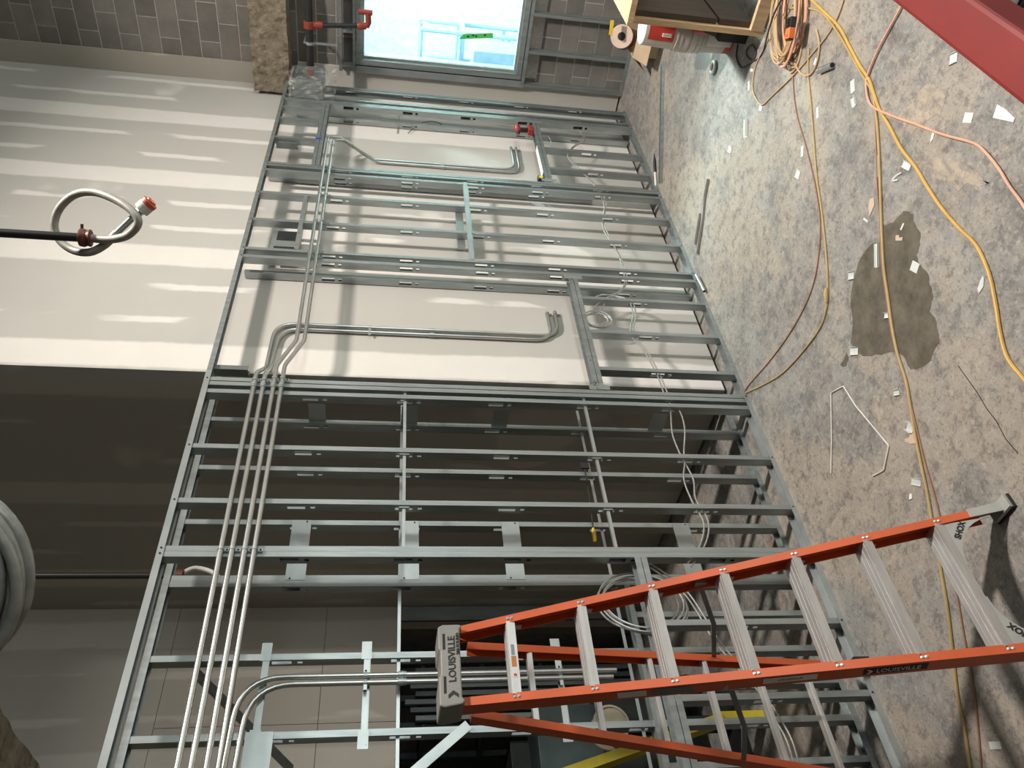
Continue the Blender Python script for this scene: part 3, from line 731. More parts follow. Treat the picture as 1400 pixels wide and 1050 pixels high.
# ================================================================== sprinkler pipes
# main along the end wall
SP = thing('sprinkler_main', 'black sprinkler main with red couplings running past the window head', 'pipe', (8.62, -.1, 3.48))
xs = 8.60; zs = 3.485
MB().tube([(xs, -2.6, zs), (xs, -.16, zs)], .040, 16).build('pipe', 'pipe_black', SP, True)
MB().lathe((xs, -.18, zs), (0, 1, 0), [(.046, 0), (.056, .005), (.056, .05), (.046, .055), (.046, .10), (.03, .11)], 16).build('end_cap', 'fitting_red', SP, True)
for e in (.045, -.045): MB().box(xs-.015, xs+.015, -.16, -.13, zs+e*1.25-.015, zs+e*1.25+.015).build('bolt_lug', 'fitting_red', SP)
MB().lathe((xs, -.66, zs), (0, 1, 0), [(.045, 0), (.055, .005), (.055, .07), (.045, .075)], 16).build('tee_clamp', 'fitting_red', SP, True)
MB().lathe((xs, -.625, zs-.02), (0, 0, -1), [(.03, 0), (.036, .02), (.036, .11), (.03, .12)], 14).build('tee_outlet', 'fitting_red', SP, True)
MB().tube([(xs, -.625, zs-.13), (xs, -.66, 2.99)], .024, 12).build('branch_pipe', 'pipe_black', SP, True)
MB().lathe((xs, -.66, 3.0), (0, -.05, -1), [(.034, 0), (.04, .01), (.04, .05), (.034, .06), (.034, .09)], 14).build('elbow', 'fitting_red', SP, True)
MB().tube([(xs, -.66, 2.91), (xs, -.70, 2.89), (xs, -.80, 2.895)], .030, 12).build('elbow', 'fitting_red', SP, True)
MB().tube([(xs, -.80, 2.85), (xs, -.80, 2.99)], .026, 12).build('elbow', 'fitting_red', SP, True)
MB().box(xs-.012, xs+.012, -.45, -.43, zs-.28, zs-.045).box(xs-.012, xs+.38, -.45, -.43, zs+.045, zs+.06).box(xs-.05, xs+.05, -.455, -.425, zs-.048, zs-.042).build('hanger', 'galv_new', SP)
MB().lathe((xs, -.455, zs), (0, 1, 0), [(.041, 0), (.044, .001), (.044, .029), (.041, .03)], 16).build('hanger_band', 'galv_new', SP, True)
# drop with braided hose in front of the bright wall
p0 = AT(112, 325, 3.1)
HD = thing('sprinkler_drop', 'black pipe drop ending in a looped braided hose with a red cap', 'pipe', p0)
MB().tube([p0, (p0.x+.004, p0.y+.002, ZC)], .0168, 12).build('pipe', 'pipe_black', HD, True)
MB().lathe(p0+Vector((0, 0, .012)), (0, 0, -1), [(.018, 0), (.034, .006), (.036, .02), (.030, .032), (.034, .044), (.02, .05)], 14).build('coupling', 'fitting_brown', HD, True)
MB().tube([p0+CR*.034+Vector((0, 0, .0)), p0+CR*.052], .006, 8).build('bolt', 'screw_black', HD)
hp = [(122, 325, 3.1), (135, 327, 3.1), (155, 327, 3.09), (176, 321, 3.07), (189, 305, 3.05), (182, 290, 3.05), (160, 274, 3.07), (130, 263, 3.10), (103, 266, 3.12), (82, 284, 3.14), (74, 308, 3.15), (82, 329, 3.15), (100, 342, 3.14), (122, 345, 3.12), (143, 335, 3.12), (160, 318, 3.12)]
MB().tube(smoothpath([AT(*q) for q in hp], 5), .0155, 12).build('hose', 'hose_grey', HD, True)
MB().tube([AT(157, 321, 3.12), AT(189, 290, 3.11)], .0125, 12).build('nipple', 'galv_new', HD, True)
MB().tube([AT(184, 296, 3.11), AT(194, 286, 3.11)], .018, 6).build('hex_nut', 'galv_new', HD)
dv = (AT(207, 275, 3.11)-AT(194, 286, 3.11)).normalized()
MB().lathe(AT(192, 288, 3.11), dv, [(.018, 0), (.030, .004), (.030, .034), (.028, .036)], 18).build('cap_body', 'label_white', HD, True)
MB().lathe(AT(192, 288, 3.11)+dv*.037, dv, [(.031, 0), (.031, .014), (.02, .016), (.02, .022), (.008, .024)], 18).build('cap', 'cap_red', HD, True)
# drop in the recess
p1 = Vector((3.27, 1.2, 3.93))
HR = thing('sprinkler_drop', 'black pipe drop with a short pale hose in the dark recess', 'pipe', p1)
MB().tube([p1, (p1.x, p1.y, ZC)], .022, 10).build('pipe', 'pipe_black', HR, True)
MB().lathe(p1+Vector((0, 0, .03)), (0, 0, -1), [(.024, 0), (.042, .006), (.042, .05), (.024, .056)], 12).build('coupling', 'fitting_brown', HR, True)
MB().tube(smoothpath([p1, p1+Vector((.04, 0, -.04)), p1+Vector((.06, 0, -.10)), p1+Vector((.03, 0, -.20)), p1+Vector((-.02, 0, -.26))], 4), .016, 8).build('hose', 'label_white', HR, True)

# ================================================================== hanging coil near the camera
cc = AT(-97, 797, 1.5)
coil(cc, CR, CU, .160, .160, 13, .0105, .10, 'cable_coil', 'thick coil of grey cable hanging overhead near the photographer', 'cable_coil', tail=[cc+CU*.3+Vector((0, 0, .3)), (cc.x, cc.y, ZC)], n=10, seed=5, nrm=CF*.3)

# ================================================================== scissor lift under the photographer (only its red rail shows)
yr = -3.575
SL = thing('scissor_lift', 'red painted guard rail of the lift at the lower right foreground', 'lift', (-.1, -4.2, 0))
rz = 2.115
MB().box(-1.1, 2.45, yr-.020, yr+.020, rz-.045, rz).build('guard_rail', 'red_paint', SL, bevel=.004)
MB().box(-1.1, 2.45, -4.82, -4.78, rz-.045, rz).build('guard_rail', 'red_paint', SL, bevel=.004)
for x in (-1.1, 2.41): MB().box(x, x+.04, -4.78, yr-.02, rz-.045, rz).build('guard_rail', 'red_paint', SL)
for x in (-1.1, 2.41):
    for y in (yr-.02, -4.82): MB().box(x, x+.04, y, y+.04, 1.08, rz-.045).build('post', 'red_paint', SL)
MB().box(-1.15, 2.5, -4.85, yr+.03, 1.0, 1.08).build('platform', 'dark_steel', SL)
for y in (-4.7, -3.75):
    for (a, b) in ((-1.0, 2.3), (2.3, -1.0)):
        mb = MB(); mb.bar((a, y, .42), (b, y, .98), .05, .08); mb.build('scissor_arm', 'red_paint', SL)
MB().box(-1.15, 2.5, -4.8, yr-.02, .14, .42).build('chassis', 'red_paint', SL)
for x in (-.85, 2.1):
    for y in (-4.8, yr-.1): MB().lathe((x, y, .15), (0, 1, 0), [(.12, 0), (.15, .01), (.15, .09), (.12, .1)], 18).build('wheel', 'rubber_black', SL, True)

# ================================================================== floor marks
def blob(pts, jit, z, mat, name, label, cat, sub=3, seed=1):
    rnd = random.Random(seed); P = [F(x, y) for x, y in pts]; n = len(P); out = []
    for i in range(n):
        a, b = P[i], P[(i+1) % n]
        for k in range(sub):
            q = a.lerp(b, k/sub); out.append((q.x+rnd.uniform(-jit, jit), q.y+rnd.uniform(-jit, jit), .0))
    mb = MB(); mb.prism(out, (0, 0, z)); o = mb.build(name, mat); return tag(o, label, cat)
damp = [(1233, 290), (1240, 288), (1248, 295), (1250, 306), (1258, 318), (1257, 335), (1253, 350), (1258, 362), (1270, 375), (1272, 390), (1276, 405), (1271, 425), (1280, 440), (1285, 468), (1277, 480), (1270, 498), (1252, 506), (1242, 502), (1237, 488), (1225, 480), (1205, 484), (1185, 488), (1170, 482), (1163, 468), (1166, 440), (1162, 405), (1168, 380), (1176, 352), (1190, 334), (1208, 328), (1208, 309), (1222, 304)]
blob(damp, .006, .0012, 'concrete_damp', 'damp_patch', 'dark damp patch on the concrete crossed by a yellow cord', 'stain')
blob([(1160, 490), (1158, 482), (1154, 490), (1149, 500), (1157, 502)], .006, .0012, 'concrete_damp', 'damp_patch', 'tiny dark damp spot beside the big damp patch', 'stain', seed=4)
blob([(1228, 160), (1250, 135), (1275, 118), (1298, 125), (1290, 145), (1270, 165), (1248, 175)], .028, .0010, 'concrete_tan', 'dust_smear', 'tan dust smear on the floor beside the pink cord', 'stain', seed=5)
blob([(1262, 220), (1320, 215), (1340, 238), (1355, 256), (1310, 254), (1275, 246)], .025, .0010, 'concrete_tan', 'dust_smear', 'wide tan dust smear right of the thick yellow cord', 'stain', seed=6)
blob([(1195, 545), (1202, 540), (1208, 572), (1198, 578)], .01, .0010, 'concrete_tan', 'dust_smear', 'small yellowish smear on the floor left of the twin cords', 'stain', seed=7)
blob([(952, 68), (968, 66), (972, 82), (964, 96), (950, 92)], .012, .0011, 'galv_dark', 'damp_patch', 'small dull wet patch in front of the buckets', 'stain', seed=8)
# crack line
ck = [F(x, y) for x, y in [(1310, 500), (1335, 535), (1350, 560), (1362, 575), (1375, 600), (1392, 620)]]
mb = MB()
for a, b in zip(ck[:-1], ck[1:]): mb.bar(a+Vector((0, 0, .0004)), b+Vector((0, 0, .0004)), .004, .0008)
tag(mb.build('floor_crack', 'ink_black'), 'thin dark crack in the concrete at the right edge', 'crack')

# ================================================================== cords on the floor
def cord(px, r, mat, label, lift=0.0):
    return cable([F(x, y) + Vector((0, 0, r+lift)) for x, y in px], r, mat, label, 'cord', 'extension_cord', 8, None, 5)
cord([(1084, 70), (1084, 83), (1086, 126), (1091, 160), (1101, 194), (1110, 229), (1117, 263), (1122, 300), (1121, 341), (1114, 384), (1100, 421), (1077, 461), (1051, 496), (1029, 521), (1018, 536), (1012, 548)], .0045, 'cord_brown', 'thin brown cord running from the cord pile to the corner studs')
cord([(1107, 66), (1106, 100), (1110, 143), (1114, 194), (1118, 243), (1126, 300), (1132, 364), (1133, 404), (1131, 421), (1123, 447), (1100, 479), (1071, 510), (1043, 527), (1019, 538), (1008, 548)], .006, 'cord_dullyellow', 'dull yellow cord with a plug joint running from the pile to the corner studs')
cord([(1103, -6), (1111, 0), (1129, 17), (1149, 37), (1163, 63), (1177, 89), (1190, 109), (1197, 129), (1204, 149), (1217, 171), (1234, 203), (1254, 229), (1269, 254), (1289, 284), (1314, 313), (1337, 336), (1354, 373), (1363, 413), (1370, 456), (1380, 490), (1400, 516), (1425, 545)], .0085, 'cord_yellow', 'thick yellow cord curving to the right edge of the floor')
cord([(1080, 12), (1089, 11), (1114, 13), (1131, 23), (1151, 51), (1166, 77), (1179, 100), (1194, 126), (1200, 160), (1203, 200), (1205, 250), (1207, 307), (1210, 364), (1216, 407), (1221, 444), (1229, 484), (1240, 519), (1246, 551), (1253, 594), (1260, 629), (1269, 671), (1276, 711), (1286, 767), (1297, 830), (1304, 887), (1311, 950), (1320, 993), (1329, 1052)], .0075, 'cord_dullyellow', 'dull yellow cord crossing the damp patch and passing under the ladder')
cord([(1192, 120), (1197, 149), (1199, 200), (1200, 249), (1204, 300), (1205, 336), (1207, 364), (1213, 407), (1219, 450), (1227, 484), (1237, 519), (1249, 563), (1257, 597), (1267, 637), (1277, 671), (1286, 706), (1298, 760), (1309, 810), (1320, 873), (1329, 921), (1337, 979), (1343, 1052)], .0045, 'cord_brown', 'thin reddish cord beside the dull yellow cord under the ladder', .0)
cord([(1237, 0), (1234, 11), (1220, 37), (1203, 69), (1191, 97), (1187, 114), (1189, 134), (1197, 147), (1223, 159), (1257, 171), (1291, 184), (1334, 196), (1351, 209), (1369, 231), (1383, 254), (1400, 277), (1420, 310)], .0065, 'cord_pink', 'salmon pink cord wrapping the yellow cords and trailing right', .006)
cord([(1052, 52), (1046, 66), (1034, 91), (1030, 120), (1036, 137), (1044, 143), (1057, 131), (1086, 103), (1114, 71), (1134, 46), (1148, 20), (1156, -5)], .0055, 'cord_tan', 'tan cord looping out of the pile toward the workbench', .002)
cord([(1088, 85), (1094, 97), (1104, 104), (1114, 97), (1120, 80), (1122, 60), (1118, 40)], .006, 'cord_tan', 'short tan loop at the lower rim of the cord pile', .004)
cord([(1010, 60), (1008, 78), (1014, 92), (1022, 90), (1030, 84), (1035, 72), (1030, 62), (1023, 66), (1022, 76), (1030, 83), (1040, 78), (1048, 62)], .005, 'cord_black', 'black tool cord looped on the floor beside the workbench leg', .002)
# the pile: several tangled cords
pc = F(1086, 26)
rnd = random.Random(11)
dv = (F(1086, 90)-F(1086, 0)).normalized(); du = Vector((dv.y, -dv.x, 0))
for k in range(7):
    pts = []; N = 18; ph = rnd.uniform(0, 6.3); ox, oy = rnd.uniform(-.05, .05), rnd.uniform(-.06, .06)
    for i in range(int(N*2.6)):
        t = 2*math.pi*i/N+ph; rj = 1+.16*math.sin(t*.9+k*1.7)+rnd.uniform(-.03, .03)
        pts.append(pc+du*(ox+(.13+.022*(k % 3))*rj*math.cos(t))+dv*(oy-.03+(.30-.03*(k % 2))*rj*math.sin(t))+Vector((0, 0, .012+.011*k+.006*math.sin(2*t+k))))
    tag(MB().tube(smoothpath(pts, 2), .006, 6).build('extension_cord', ('cord_tan', 'cord_pink', 'cord_tan')[k % 3], None, True), 'tan extension cord coiled in the tangled pile beside the workbench', 'cord', 'tangled cords in the pile')
cord([(1062, 70), (1070, 40), (1078, 18), (1088, 0), (1095, -8)], .006, 'cord_black', 'black cord lying over the tangled cord pile', .09)
# power strip
PS = thing('power_strip', 'orange power strip with a red switch on the cord pile', 'power strip', F(1086, 42, .10))
a = F(1083, 54, .10); b = F(1087, 24, .10); d = (b-a).normalized(); sd = Vector((d.y, -d.x, 0))
def psbox(f0, f1, w, z0, z1, mat, nm): 
    p = a.lerp(b, f0); q = a.lerp(b, f1); return MB().obox(p-sd*w/2+Vector((0, 0, z0)), sd*w, q-p, (0, 0, z1-z0)).build(nm, mat, PS, bevel=.003)
psbox(0, .5, .062, 0, .04, 'orange_plastic', 'body'); psbox(.5, 1.0, .06, 0, .038, 'tool_black', 'body'); psbox(.12, .22, .024, .04, .046, 'cap_red', 'switch'); psbox(-.06, 0, .05, .002, .034, 'dark_steel', 'end_cap')
for f in (.6, .72, .84): psbox(f, f+.05, .03, .038, .05, 'cord_black', 'plug')
kp = F(1133, 404); MB
tag(MB().tube([kp+Vector((.035, -.03, .014)), kp+Vector((.01, -.005, .016)), kp+Vector((-.03, .03, .014))], [.008, .014, .008], 8).build('cord_plug', 'cord_dullyellow', None, True), 'dull yellow plug joint on the cord left of the damp patch', 'plug')

# ================================================================== offcuts and litter
def scrap(px, py, L, Wd, ang, mat='galv_new', label='', cat='offcut', name='metal_offcut', fold=.0, group=None):
    c = F(px, py); u = Vector((math.cos(ang), math.sin(ang), 0)); v = Vector((-u.y, u.x, 0))
    mb = MB(); mb.obox(c-u*L/2-v*Wd/2+Vector((0, 0, .001)), u*L, v*Wd, (0, 0, .0015))
    if fold: mb.obox(c-u*L/2-v*Wd/2+Vector((0, 0, .0025)), u*L, v*.0015, (0, 0, fold)); mb.obox(c-u*L/2+v*(Wd/2-.0015)+Vector((0, 0, .0025)), u*L, v*.0015, (0, 0, fold*.8))
    return tag(mb.build(name, mat), label, cat, group)
SCR = [
 (1166, 118, .075, .04, -.7, 0, 'bright metal offcut lying left of the twisted yellow and pink cords'),
 (1168, 139, .06, .035, -.5, .012, 'folded metal offcut just below the bright one beside the yellow cords'),
 (1324, 161, .06, .045, .4, 0, 'square metal offcut below the red rail and above the pink cord bend'),
 (1240, 226, .07, .035, .2, .01, 'folded metal offcut touching the thick yellow cord'),
 (1021, 175, .14, .035, -.75, .02, 'small channel offcut on the floor right of the long track'),
 (1040, 148, .05, .035, .2, 0, 'pale metal flake at the bottom of the tan cord loop'),
 (1118, 154, .07, .025, -.7, 0, 'narrow metal offcut right of the dull yellow cord near the pile'),
 (1097, 207, .07, .03, -.8, 0, 'thin metal offcut left of the brown and yellow cord pair'),
 (1091, 238, .055, .05, .2, .008, 'small square metal offcut left of the cord pair'),
 (1200, 228, .12, .025, -.75, .008, 'thin folded metal strip lying over the reddish cord'),
 (1200, 349, .13, .03, -.75, .012, 'long bright metal clip at the top of the damp patch'),
 (1164, 377, .055, .045, .75, .012, 'folded metal offcut at the left rim of the damp patch'),
 (1251, 365, .06, .05, .3, 0, 'tilted square metal offcut at the right rim of the damp patch'),
 (1168, 480, .075, .045, .75, .012, 'folded metal offcut at the lower left rim of the damp patch'),
 (1214, 431, .055, .03, .75, .008, 'small metal offcut against the cord inside the damp patch'),
 (1184, 301, .05, .012, .2, 0, 'thin sliver of metal above the damp patch'),
 (1226, 537, .045, .03, .9, .008, 'small shiny metal offcut below the damp patch'),
 (1245, 584, .05, .045, .4, .02, 'folded shiny metal offcut left of the twin cords above the ladder'),
 (1253, 659, .07, .035, .75, .006, 'dull metal offcut left of the twin cords near the ladder rail'),
 (998, 204, .06, .045, .2, .01, 'small metal offcut in the middle of the pale floor area'),
 (1361, 1019, .07, .03, 1.2, .0, 'grey strip offcut on the floor at the lower right corner'),
 (1116, 85, .05, .04, .1, 0, 'pale metal flake beside the short pipe piece'),
 (1304, 80, .05, .05, .7, .01, 'bright metal offcut half hidden below the red rail'),
 (1028, 96, .05, .02, .3, 0, 'pale metal flake beside the black tool cord'),
 (1024, 117, .07, .03, -.7, 0, 'pale metal strip left of the tan cord loop'),
]
for (x, y, l, w_, a_, f_, lb) in SCR: scrap(x, y, l, w_, a_, 'scrap_bright', lb, fold=f_, group='metal offcuts on the floor')
def poly_scrap(pts, z, mat, name, label, cat):
    P = [F(x, y, .001) for x, y in pts]; mb = MB(); mb.prism(P, (0, 0, z)); return tag(mb.build(name, mat), label, cat)
poly_scrap([(1275, 181), (1278, 182), (1276, 190), (1272, 195), (1273, 188)], .002, 'paper_white', 'paper_scrap', 'narrow white scrap under the pink cord', 'scrap')
poly_scrap([(1344, 377), (1346, 380), (1345, 392), (1339, 401), (1337, 395), (1341, 383)], .003, 'scrap_bright', 'metal_offcut', 'leaf shaped grey offcut left of the thick yellow cord', 'offcut')
poly_scrap([(1190, 272), (1195, 270), (1196, 280), (1192, 290), (1189, 296), (1188, 284)], .003, 'scrap_tan', 'cardboard_scrap', 'tan leaf shaped scrap left of the cord above the damp patch', 'scrap')
poly_scrap([(1225, 322), (1229, 321), (1230, 325), (1235, 324), (1234, 329), (1225, 329)], .003, 'scrap_tan', 'cardboard_scrap', 'tan L shaped scrap inside the top of the damp patch', 'scrap')
poly_scrap([(1238, 604), (1237, 600), (1243, 598), (1246, 592), (1252, 594), (1254, 606), (1246, 607)], .003, 'scrap_tan', 'cardboard_scrap', 'tan torn scrap left of the twin cords above the ladder', 'scrap')
poly_scrap([(1358, 161), (1364, 143), (1376, 150), (1388, 162), (1386, 167), (1372, 164)], .003, 'paper_white', 'paper_scrap', 'white paper sheet sticking out from under the red rail', 'paper')
poly_scrap([(1245, 675), (1248, 676), (1248, 682), (1244, 683)], .006, 'paper_white', 'paper_scrap', 'tiny white chip on the floor near the ladder rail', 'scrap')
poly_scrap([(1235, 305), (1237, 306), (1233, 315), (1231, 314)], .003, 'wire_white', 'metal_offcut', 'thin pale sliver inside the top of the damp patch', 'offcut')
tag(MB().tube(smoothpath([F(x, y, .004) for x, y in [(1228, 246), (1220, 247), (1226, 240), (1233, 236)]], 3), .006, 6).build('twisted_strip', 'scrap_bright', None, True), 'twisted thin metal strip beside the thick yellow cord', 'offcut')
tag(MB().tube(fillet([F(x, y, .006) for x, y in [(1136, 647), (1137, 600), (1136, 537), (1153, 528), (1170, 555), (1195, 585), (1215, 609), (1208, 643), (1193, 651)]], .012, 4), .0042, 6).build('bent_wire', 'wire_white', None, True), 'long bent white wire lying between the studs and the damp patch', 'wire')
# pipes lying about
def pipe_piece(pts, r, label, hollow=True):
    o = thing('pipe_offcut', label, 'pipe', pts[0]); MB().tube(pts, r, 12).build('pipe', 'conduit', o, True)
    d = (Vector(pts[0])-Vector(pts[1])).normalized(); MB().lathe(Vector(pts[0]), d, [(r*.78, 0), (r*.78, .001)], 12).build('bore', 'ink_black', o); return o
pipe_piece([F(1138, 89, .02), F(1119, 97, .02)], .019, 'short grey pipe piece lying between the two cord runs')
pipe_piece([F(*q, .012) for q in smoothpath([(968, 245, 0), (963, 271, 0), (960, 300, 0), (958, 315, 0), (953, 347, 0)], 4) for q in [(q[0], q[1])]], .0125, 'bent conduit offcut lying right of the bottom track')
pipe_piece([F(957, 292, .012), F(950, 334, .012)], .0125, 'straight conduit offcut beside the bent one near the bottom track')
pipe_piece([F(963, 398, .03), F(952, 376, .03)], .015, 'short conduit coupling resting against the bottom track')
a, b = F(908, 86), F(905, 250)
d = (b-a).normalized(); sd = Vector((d.y, -d.x, 0))
LT = thing('floor_track', 'long steel track lying on the floor parallel to the partition', 'track', a)
MB().obox(a-sd*.02, sd*.04, b-a, (0, 0, .002)).obox(a-sd*.02, sd*.0018, b-a, (0, 0, .03)).obox(a+sd*.018, sd*.0018, b-a, (0, 0, .03)).build('channel', 'galv', LT)
# hand tool beside it
a, b = F(896, 210), F(898, 245); d = (b-a).normalized()
HT_ = thing('screwdriver', 'black and clear hand tool lying beside the long floor track', 'tool', a)
MB().lathe(a+Vector((0, 0, .014)), d, [(.004, 0), (.006, .04), (.012, .08), (.014, .1), (.014, .2), (.01, .21)], 12).build('handle', 'tool_black', HT_, True)
MB().lathe(a+Vector((0, 0, .014))+d*.21, d, [(.012, 0), (.012, .14), (.008, .15)], 12).build('sleeve', 'label_white', HT_, True)
# tape roll on the floor
c = F(977, 92)
TR = thing('tape_roll', 'small clear tape roll on the floor in front of the buckets', 'tape', c)
MB().tube([c+Vector((.045*math.cos(t*math.pi/8), .045*math.sin(t*math.pi/8), .014)) for t in range(16)], .014, 8, True).build('ring', 'label_white', TR, True)
# drill, tape measure and paper on the narrow niche sill
sz = 1.139
DR = thing('cordless_drill', 'red and black cordless drill lying on the narrow niche sill', 'drill', (8.02, .03, sz))
q = Vector((7.99, .02, sz))
MB().box(q.x-.06, q.x+.06, q.y-.035, q.y+.035, sz, sz+.055).build('battery', 'tool_red', DR, bevel=.006)
MB().bar(q+Vector((.0, 0, .05)), q+Vector((-.01, 0, .14)), .045, .035).build('handle', 'tool_black', DR, bevel=.006)
MB().lathe(q+Vector((.06, 0, .165)), (-1, 0, 0), [(.022, 0), (.033, .01), (.034, .09), (.028, .11), (.018, .12), (.02, .125), (.014, .16), (.004, .18)], 14).build('body', 'tool_red', DR, True)
MB().lathe(q+Vector((-.06, 0, .165)), (-1, 0, 0), [(.021, 0), (.021, .03), (.010, .05), (.003, .052), (.003, .10)], 12).build('chuck', 'tool_black', DR, True)
TM = thing('tape_measure', 'yellow and black tape measure at the near end of the narrow niche sill', 'tape measure', (6.97, .03, sz))
MB().box(6.93, 7.0, .0, .05, sz, sz+.065).build('case', 'tool_black', TM, bevel=.008)
MB().lathe((6.965, .0, sz+.033), (0, -1, 0), [(.022, 0), (.022, .003)], 16).build('badge', 'tool_yellow', TM)
tag(MB().obox((7.06, -.004, sz+.001), (.55, 0, 0), (0, .068, 0), (0, 0, .003)).build('paper_sheet', 'paper_white'), 'white paper strip lying along the narrow niche sill', 'paper')
# plastic wrapped electrical box at the top far end
EB = thing('junction_box', 'open metal electrical box wrapped in cloudy plastic at the far top corner', 'box', (8.39, -.1, 3.32))
x0, x1, y0, y1, z0, z1 = 8.235, 8.56, -.21, -.006, 3.33, 3.64
mb = MB(); mb.box(x0, x1, y1-.003, y1, z0, z1); mb.box(x0, x0+.003, y0, y1, z0, z1); mb.box(x1-.003, x1, y0, y1, z0, z1); mb.box(x0, x1, y0, y1, z0, z0+.003); mb.box(x0, x1, y0, y1, z1-.003, z1)
mb.build('box', 'galv', EB)
import bmesh
bm = bmesh.new(); bmesh.ops.create_icosphere(bm, subdivisions=4, radius=1)
for v in bm.verts:
    c = v.co; s = max(abs(c.x), abs(c.y), abs(c.z)); c = c/s*(.85)+c*.15
    k = 1+.05*math.sin(c.x*9+c.z*7)+.04*math.sin(c.y*11-c.z*13)
    v.co = Vector(((x0+x1)/2+c.x*.19*k, -.09+c.y*.115*k, 3.47+c.z*.21*k-(.04 if c.z < 0 else 0)))
me = bpy.data.meshes.new('plastic_wrap'); bm.to_mesh(me); bm.free(); me.materials.append(MATS['plastic_film'])
o = bpy.data.objects.new('plastic_wrap', me); COL.objects.link(o); o.parent = EB; o.matrix_parent_inverse = EB.matrix_world.inverted()
# dark box above the middle studs
DB = thing('junction_box', 'dark metal electrical box with black channels above the middle studs', 'box', (5.7, .12, 3.36))
mb = MB(); mb.box(5.52, 5.86, .072, .135, 3.335, 3.55); mb.build('body', 'galv', DB)
MB().box(5.72, 5.85, .0695, .0718, 3.34, 3.51).build('cover', 'dark_steel', DB); MB().box(5.53, 5.63, .0695, .0718, 3.34, 3.52).build('cover', 'dark_steel', DB)
tag(MB().box(7.37, 7.40, -.012, .0-.005, 3.285, 3.335).build('blue_clip', 'blue_clip'), 'small blue clip on the header of the far niche', 'clip')
# green tape on the window glass
pa = [hit(*q, 0, XE+.004) for q in ((627, 53.5), (634, 46.5), (674, 45), (674, 52))]
GT = thing('tape_strip', 'bright green tape strip with black marks stuck on the window glass', 'tape', pa[0])
MB().prism(pa, (-.0008, 0, 0)).build('strip', 'tape_green', GT)
for (x, y) in ((640, 50), (647, 48.5), (651, 49.5), (663, 48)):
    q = hit(x, y, 0, XE+.0028); MB().box(q.x-.0005, q.x, q.y-.008, q.y+.008, q.z-.012, q.z+.012).build('mark', 'ink_black', GT)

# ================================================================== things in the room beyond the window
SB = thing('scaffold', 'blue scaffold frame seen through the window', 'scaffold', (11.3, .45, 0))
for (y, x) in ((.17, 11.0), (.66, 11.0), (.30, 11.7), (.80, 11.7)): MB().tube([(x, y, 0), (x, y, 2.3)], .03, 8).build('post', 'scaffold_blue', SB, True)
for z in (.5, 1.1, 1.75, 2.28):
    for x, d in ((11.0, 0), (11.7, .13)): MB().tube([(x, .17+d, z), (x, .66+d, z)], .022, 8).build('rung', 'scaffold_blue', SB, True)
for y in (.2, .66): MB().tube([(11.0, y, 1.75), (11.7, y+.12, 2.28)], .016, 8).build('cross_brace', 'scaffold_blue', SB, True)
MB().box(10.95, 11.75, .15, .83, 1.70, 1.74).build('plank', 'scaffold_blue', SB)
SH = thing('storage_crate', 'blue crate stack seen through the window', 'crate', (10.6, .4, 0))
MB().box(10.4, 10.85, .10, .56, 0, .75).build('crate', 'white_wall', SH, bevel=.01); MB().box(10.42, 10.83, .16, .54, .78, 1.62).build('crate', 'scaffold_blue', SH, bevel=.01); MB().box(10.4, 10.85, .10, .56, .75, .78).build('lid', 'white_wall', SH)
# ================================================================== workbench corner
BX, BY = 5.75, -1.95
WB = thing('workbench', 'rough lumber workbench with pale leg and dark side plank at the top edge', 'workbench', (6.4, -2.3, 0))
MB().box(BX-.045, BX+.045, BY, BY+.038, 0, .98).build('leg', 'wood_light', WB)
MB().box(6.75, 6.84, BY, BY+.038, 0, .98).build('leg', 'wood_light', WB)
MB().box(BX-.045, BX+.045, -2.9, -2.86, 0, .98).build('leg', 'wood_light', WB); MB().box(6.75, 6.84, -2.9, -2.86, 0, .98).build('leg', 'wood_light', WB)
MB().box(BX-.05, BX-.01, -2.86, BY, .02, .11).build('stretcher', 'wood_light', WB)
MB().box(BX+.0, 6.84, BY-.04, BY-.002, .10, .34).build('side_plank', 'wood_dark', WB); MB().box(BX+.0, 6.84, BY-.04, BY-.002, .36, .96).build('side_plank', 'wood_dark', WB)
MB().box(BX-.08, 6.9, -2.95, BY+.045, .98, 1.02).build('top', 'wood_light', WB)
# buckets, one on top of the other
def bucket(x, y, z, label, up=True):
    o = thing('plastic_bucket', label, 'bucket', (x, y, z)); h = .36; a = (0, 0, 1) if up else (0, 0, -1); zz = z if up else z+h
    MB().lathe((x, y, zz), a, [(.125, 0), (.128, .01), (.142, .25), (.150, .252), (.150, .262), (.144, .264), (.152, .29), (.152, .30), (.146, .302), (.154, .33), (.154, .352), (.147, .355), (.147, .36)], 28).build('body', 'bucket_white', o, True)
    mb = MB(); n = 10; c0 = math.radians(160); c1 = math.radians(222)
    def rr(f): return .129+.014*f
    for i in range(n):
        t0 = c0+(c1-c0)*i/n; t1 = c0+(c1-c0)*(i+1)/n; q = []
        for (t, f) in ((t0, .1), (t1, .1), (t1, .9), (t0, .9)):
            hh = .25*f; q.append(Vector((x+(rr(f)+.0015)*math.cos(t), y+(rr(f)+.0015)*math.sin(t), zz+a[2]*hh)))
        mb.prism(q, (.0008*math.cos((t0+t1)/2), .0008*math.sin((t0+t1)/2), 0))
    mb.build('label', 'label_red' if not up else 'label_white', o)
    if up: MB().lathe((x, y, zz+.012), (0, 0, 1), [(.131, 0), (.1325, .05)], 28).build('label_band', 'label_red', o, True)
    else:
        for tt in (178, 184):
            t_ = math.radians(tt); r_ = .139; MB().box(x+r_*math.cos(t_)-.012, x+r_*math.cos(t_)+.004, y+r_*math.sin(t_)-.006, y+r_*math.sin(t_)+.004, zz-.20, zz-.13).build('emblem', 'label_white', o)
    return o
bucket(6.30, -1.70, 0, 'white bucket with a red bottom band on the floor under the workbench')
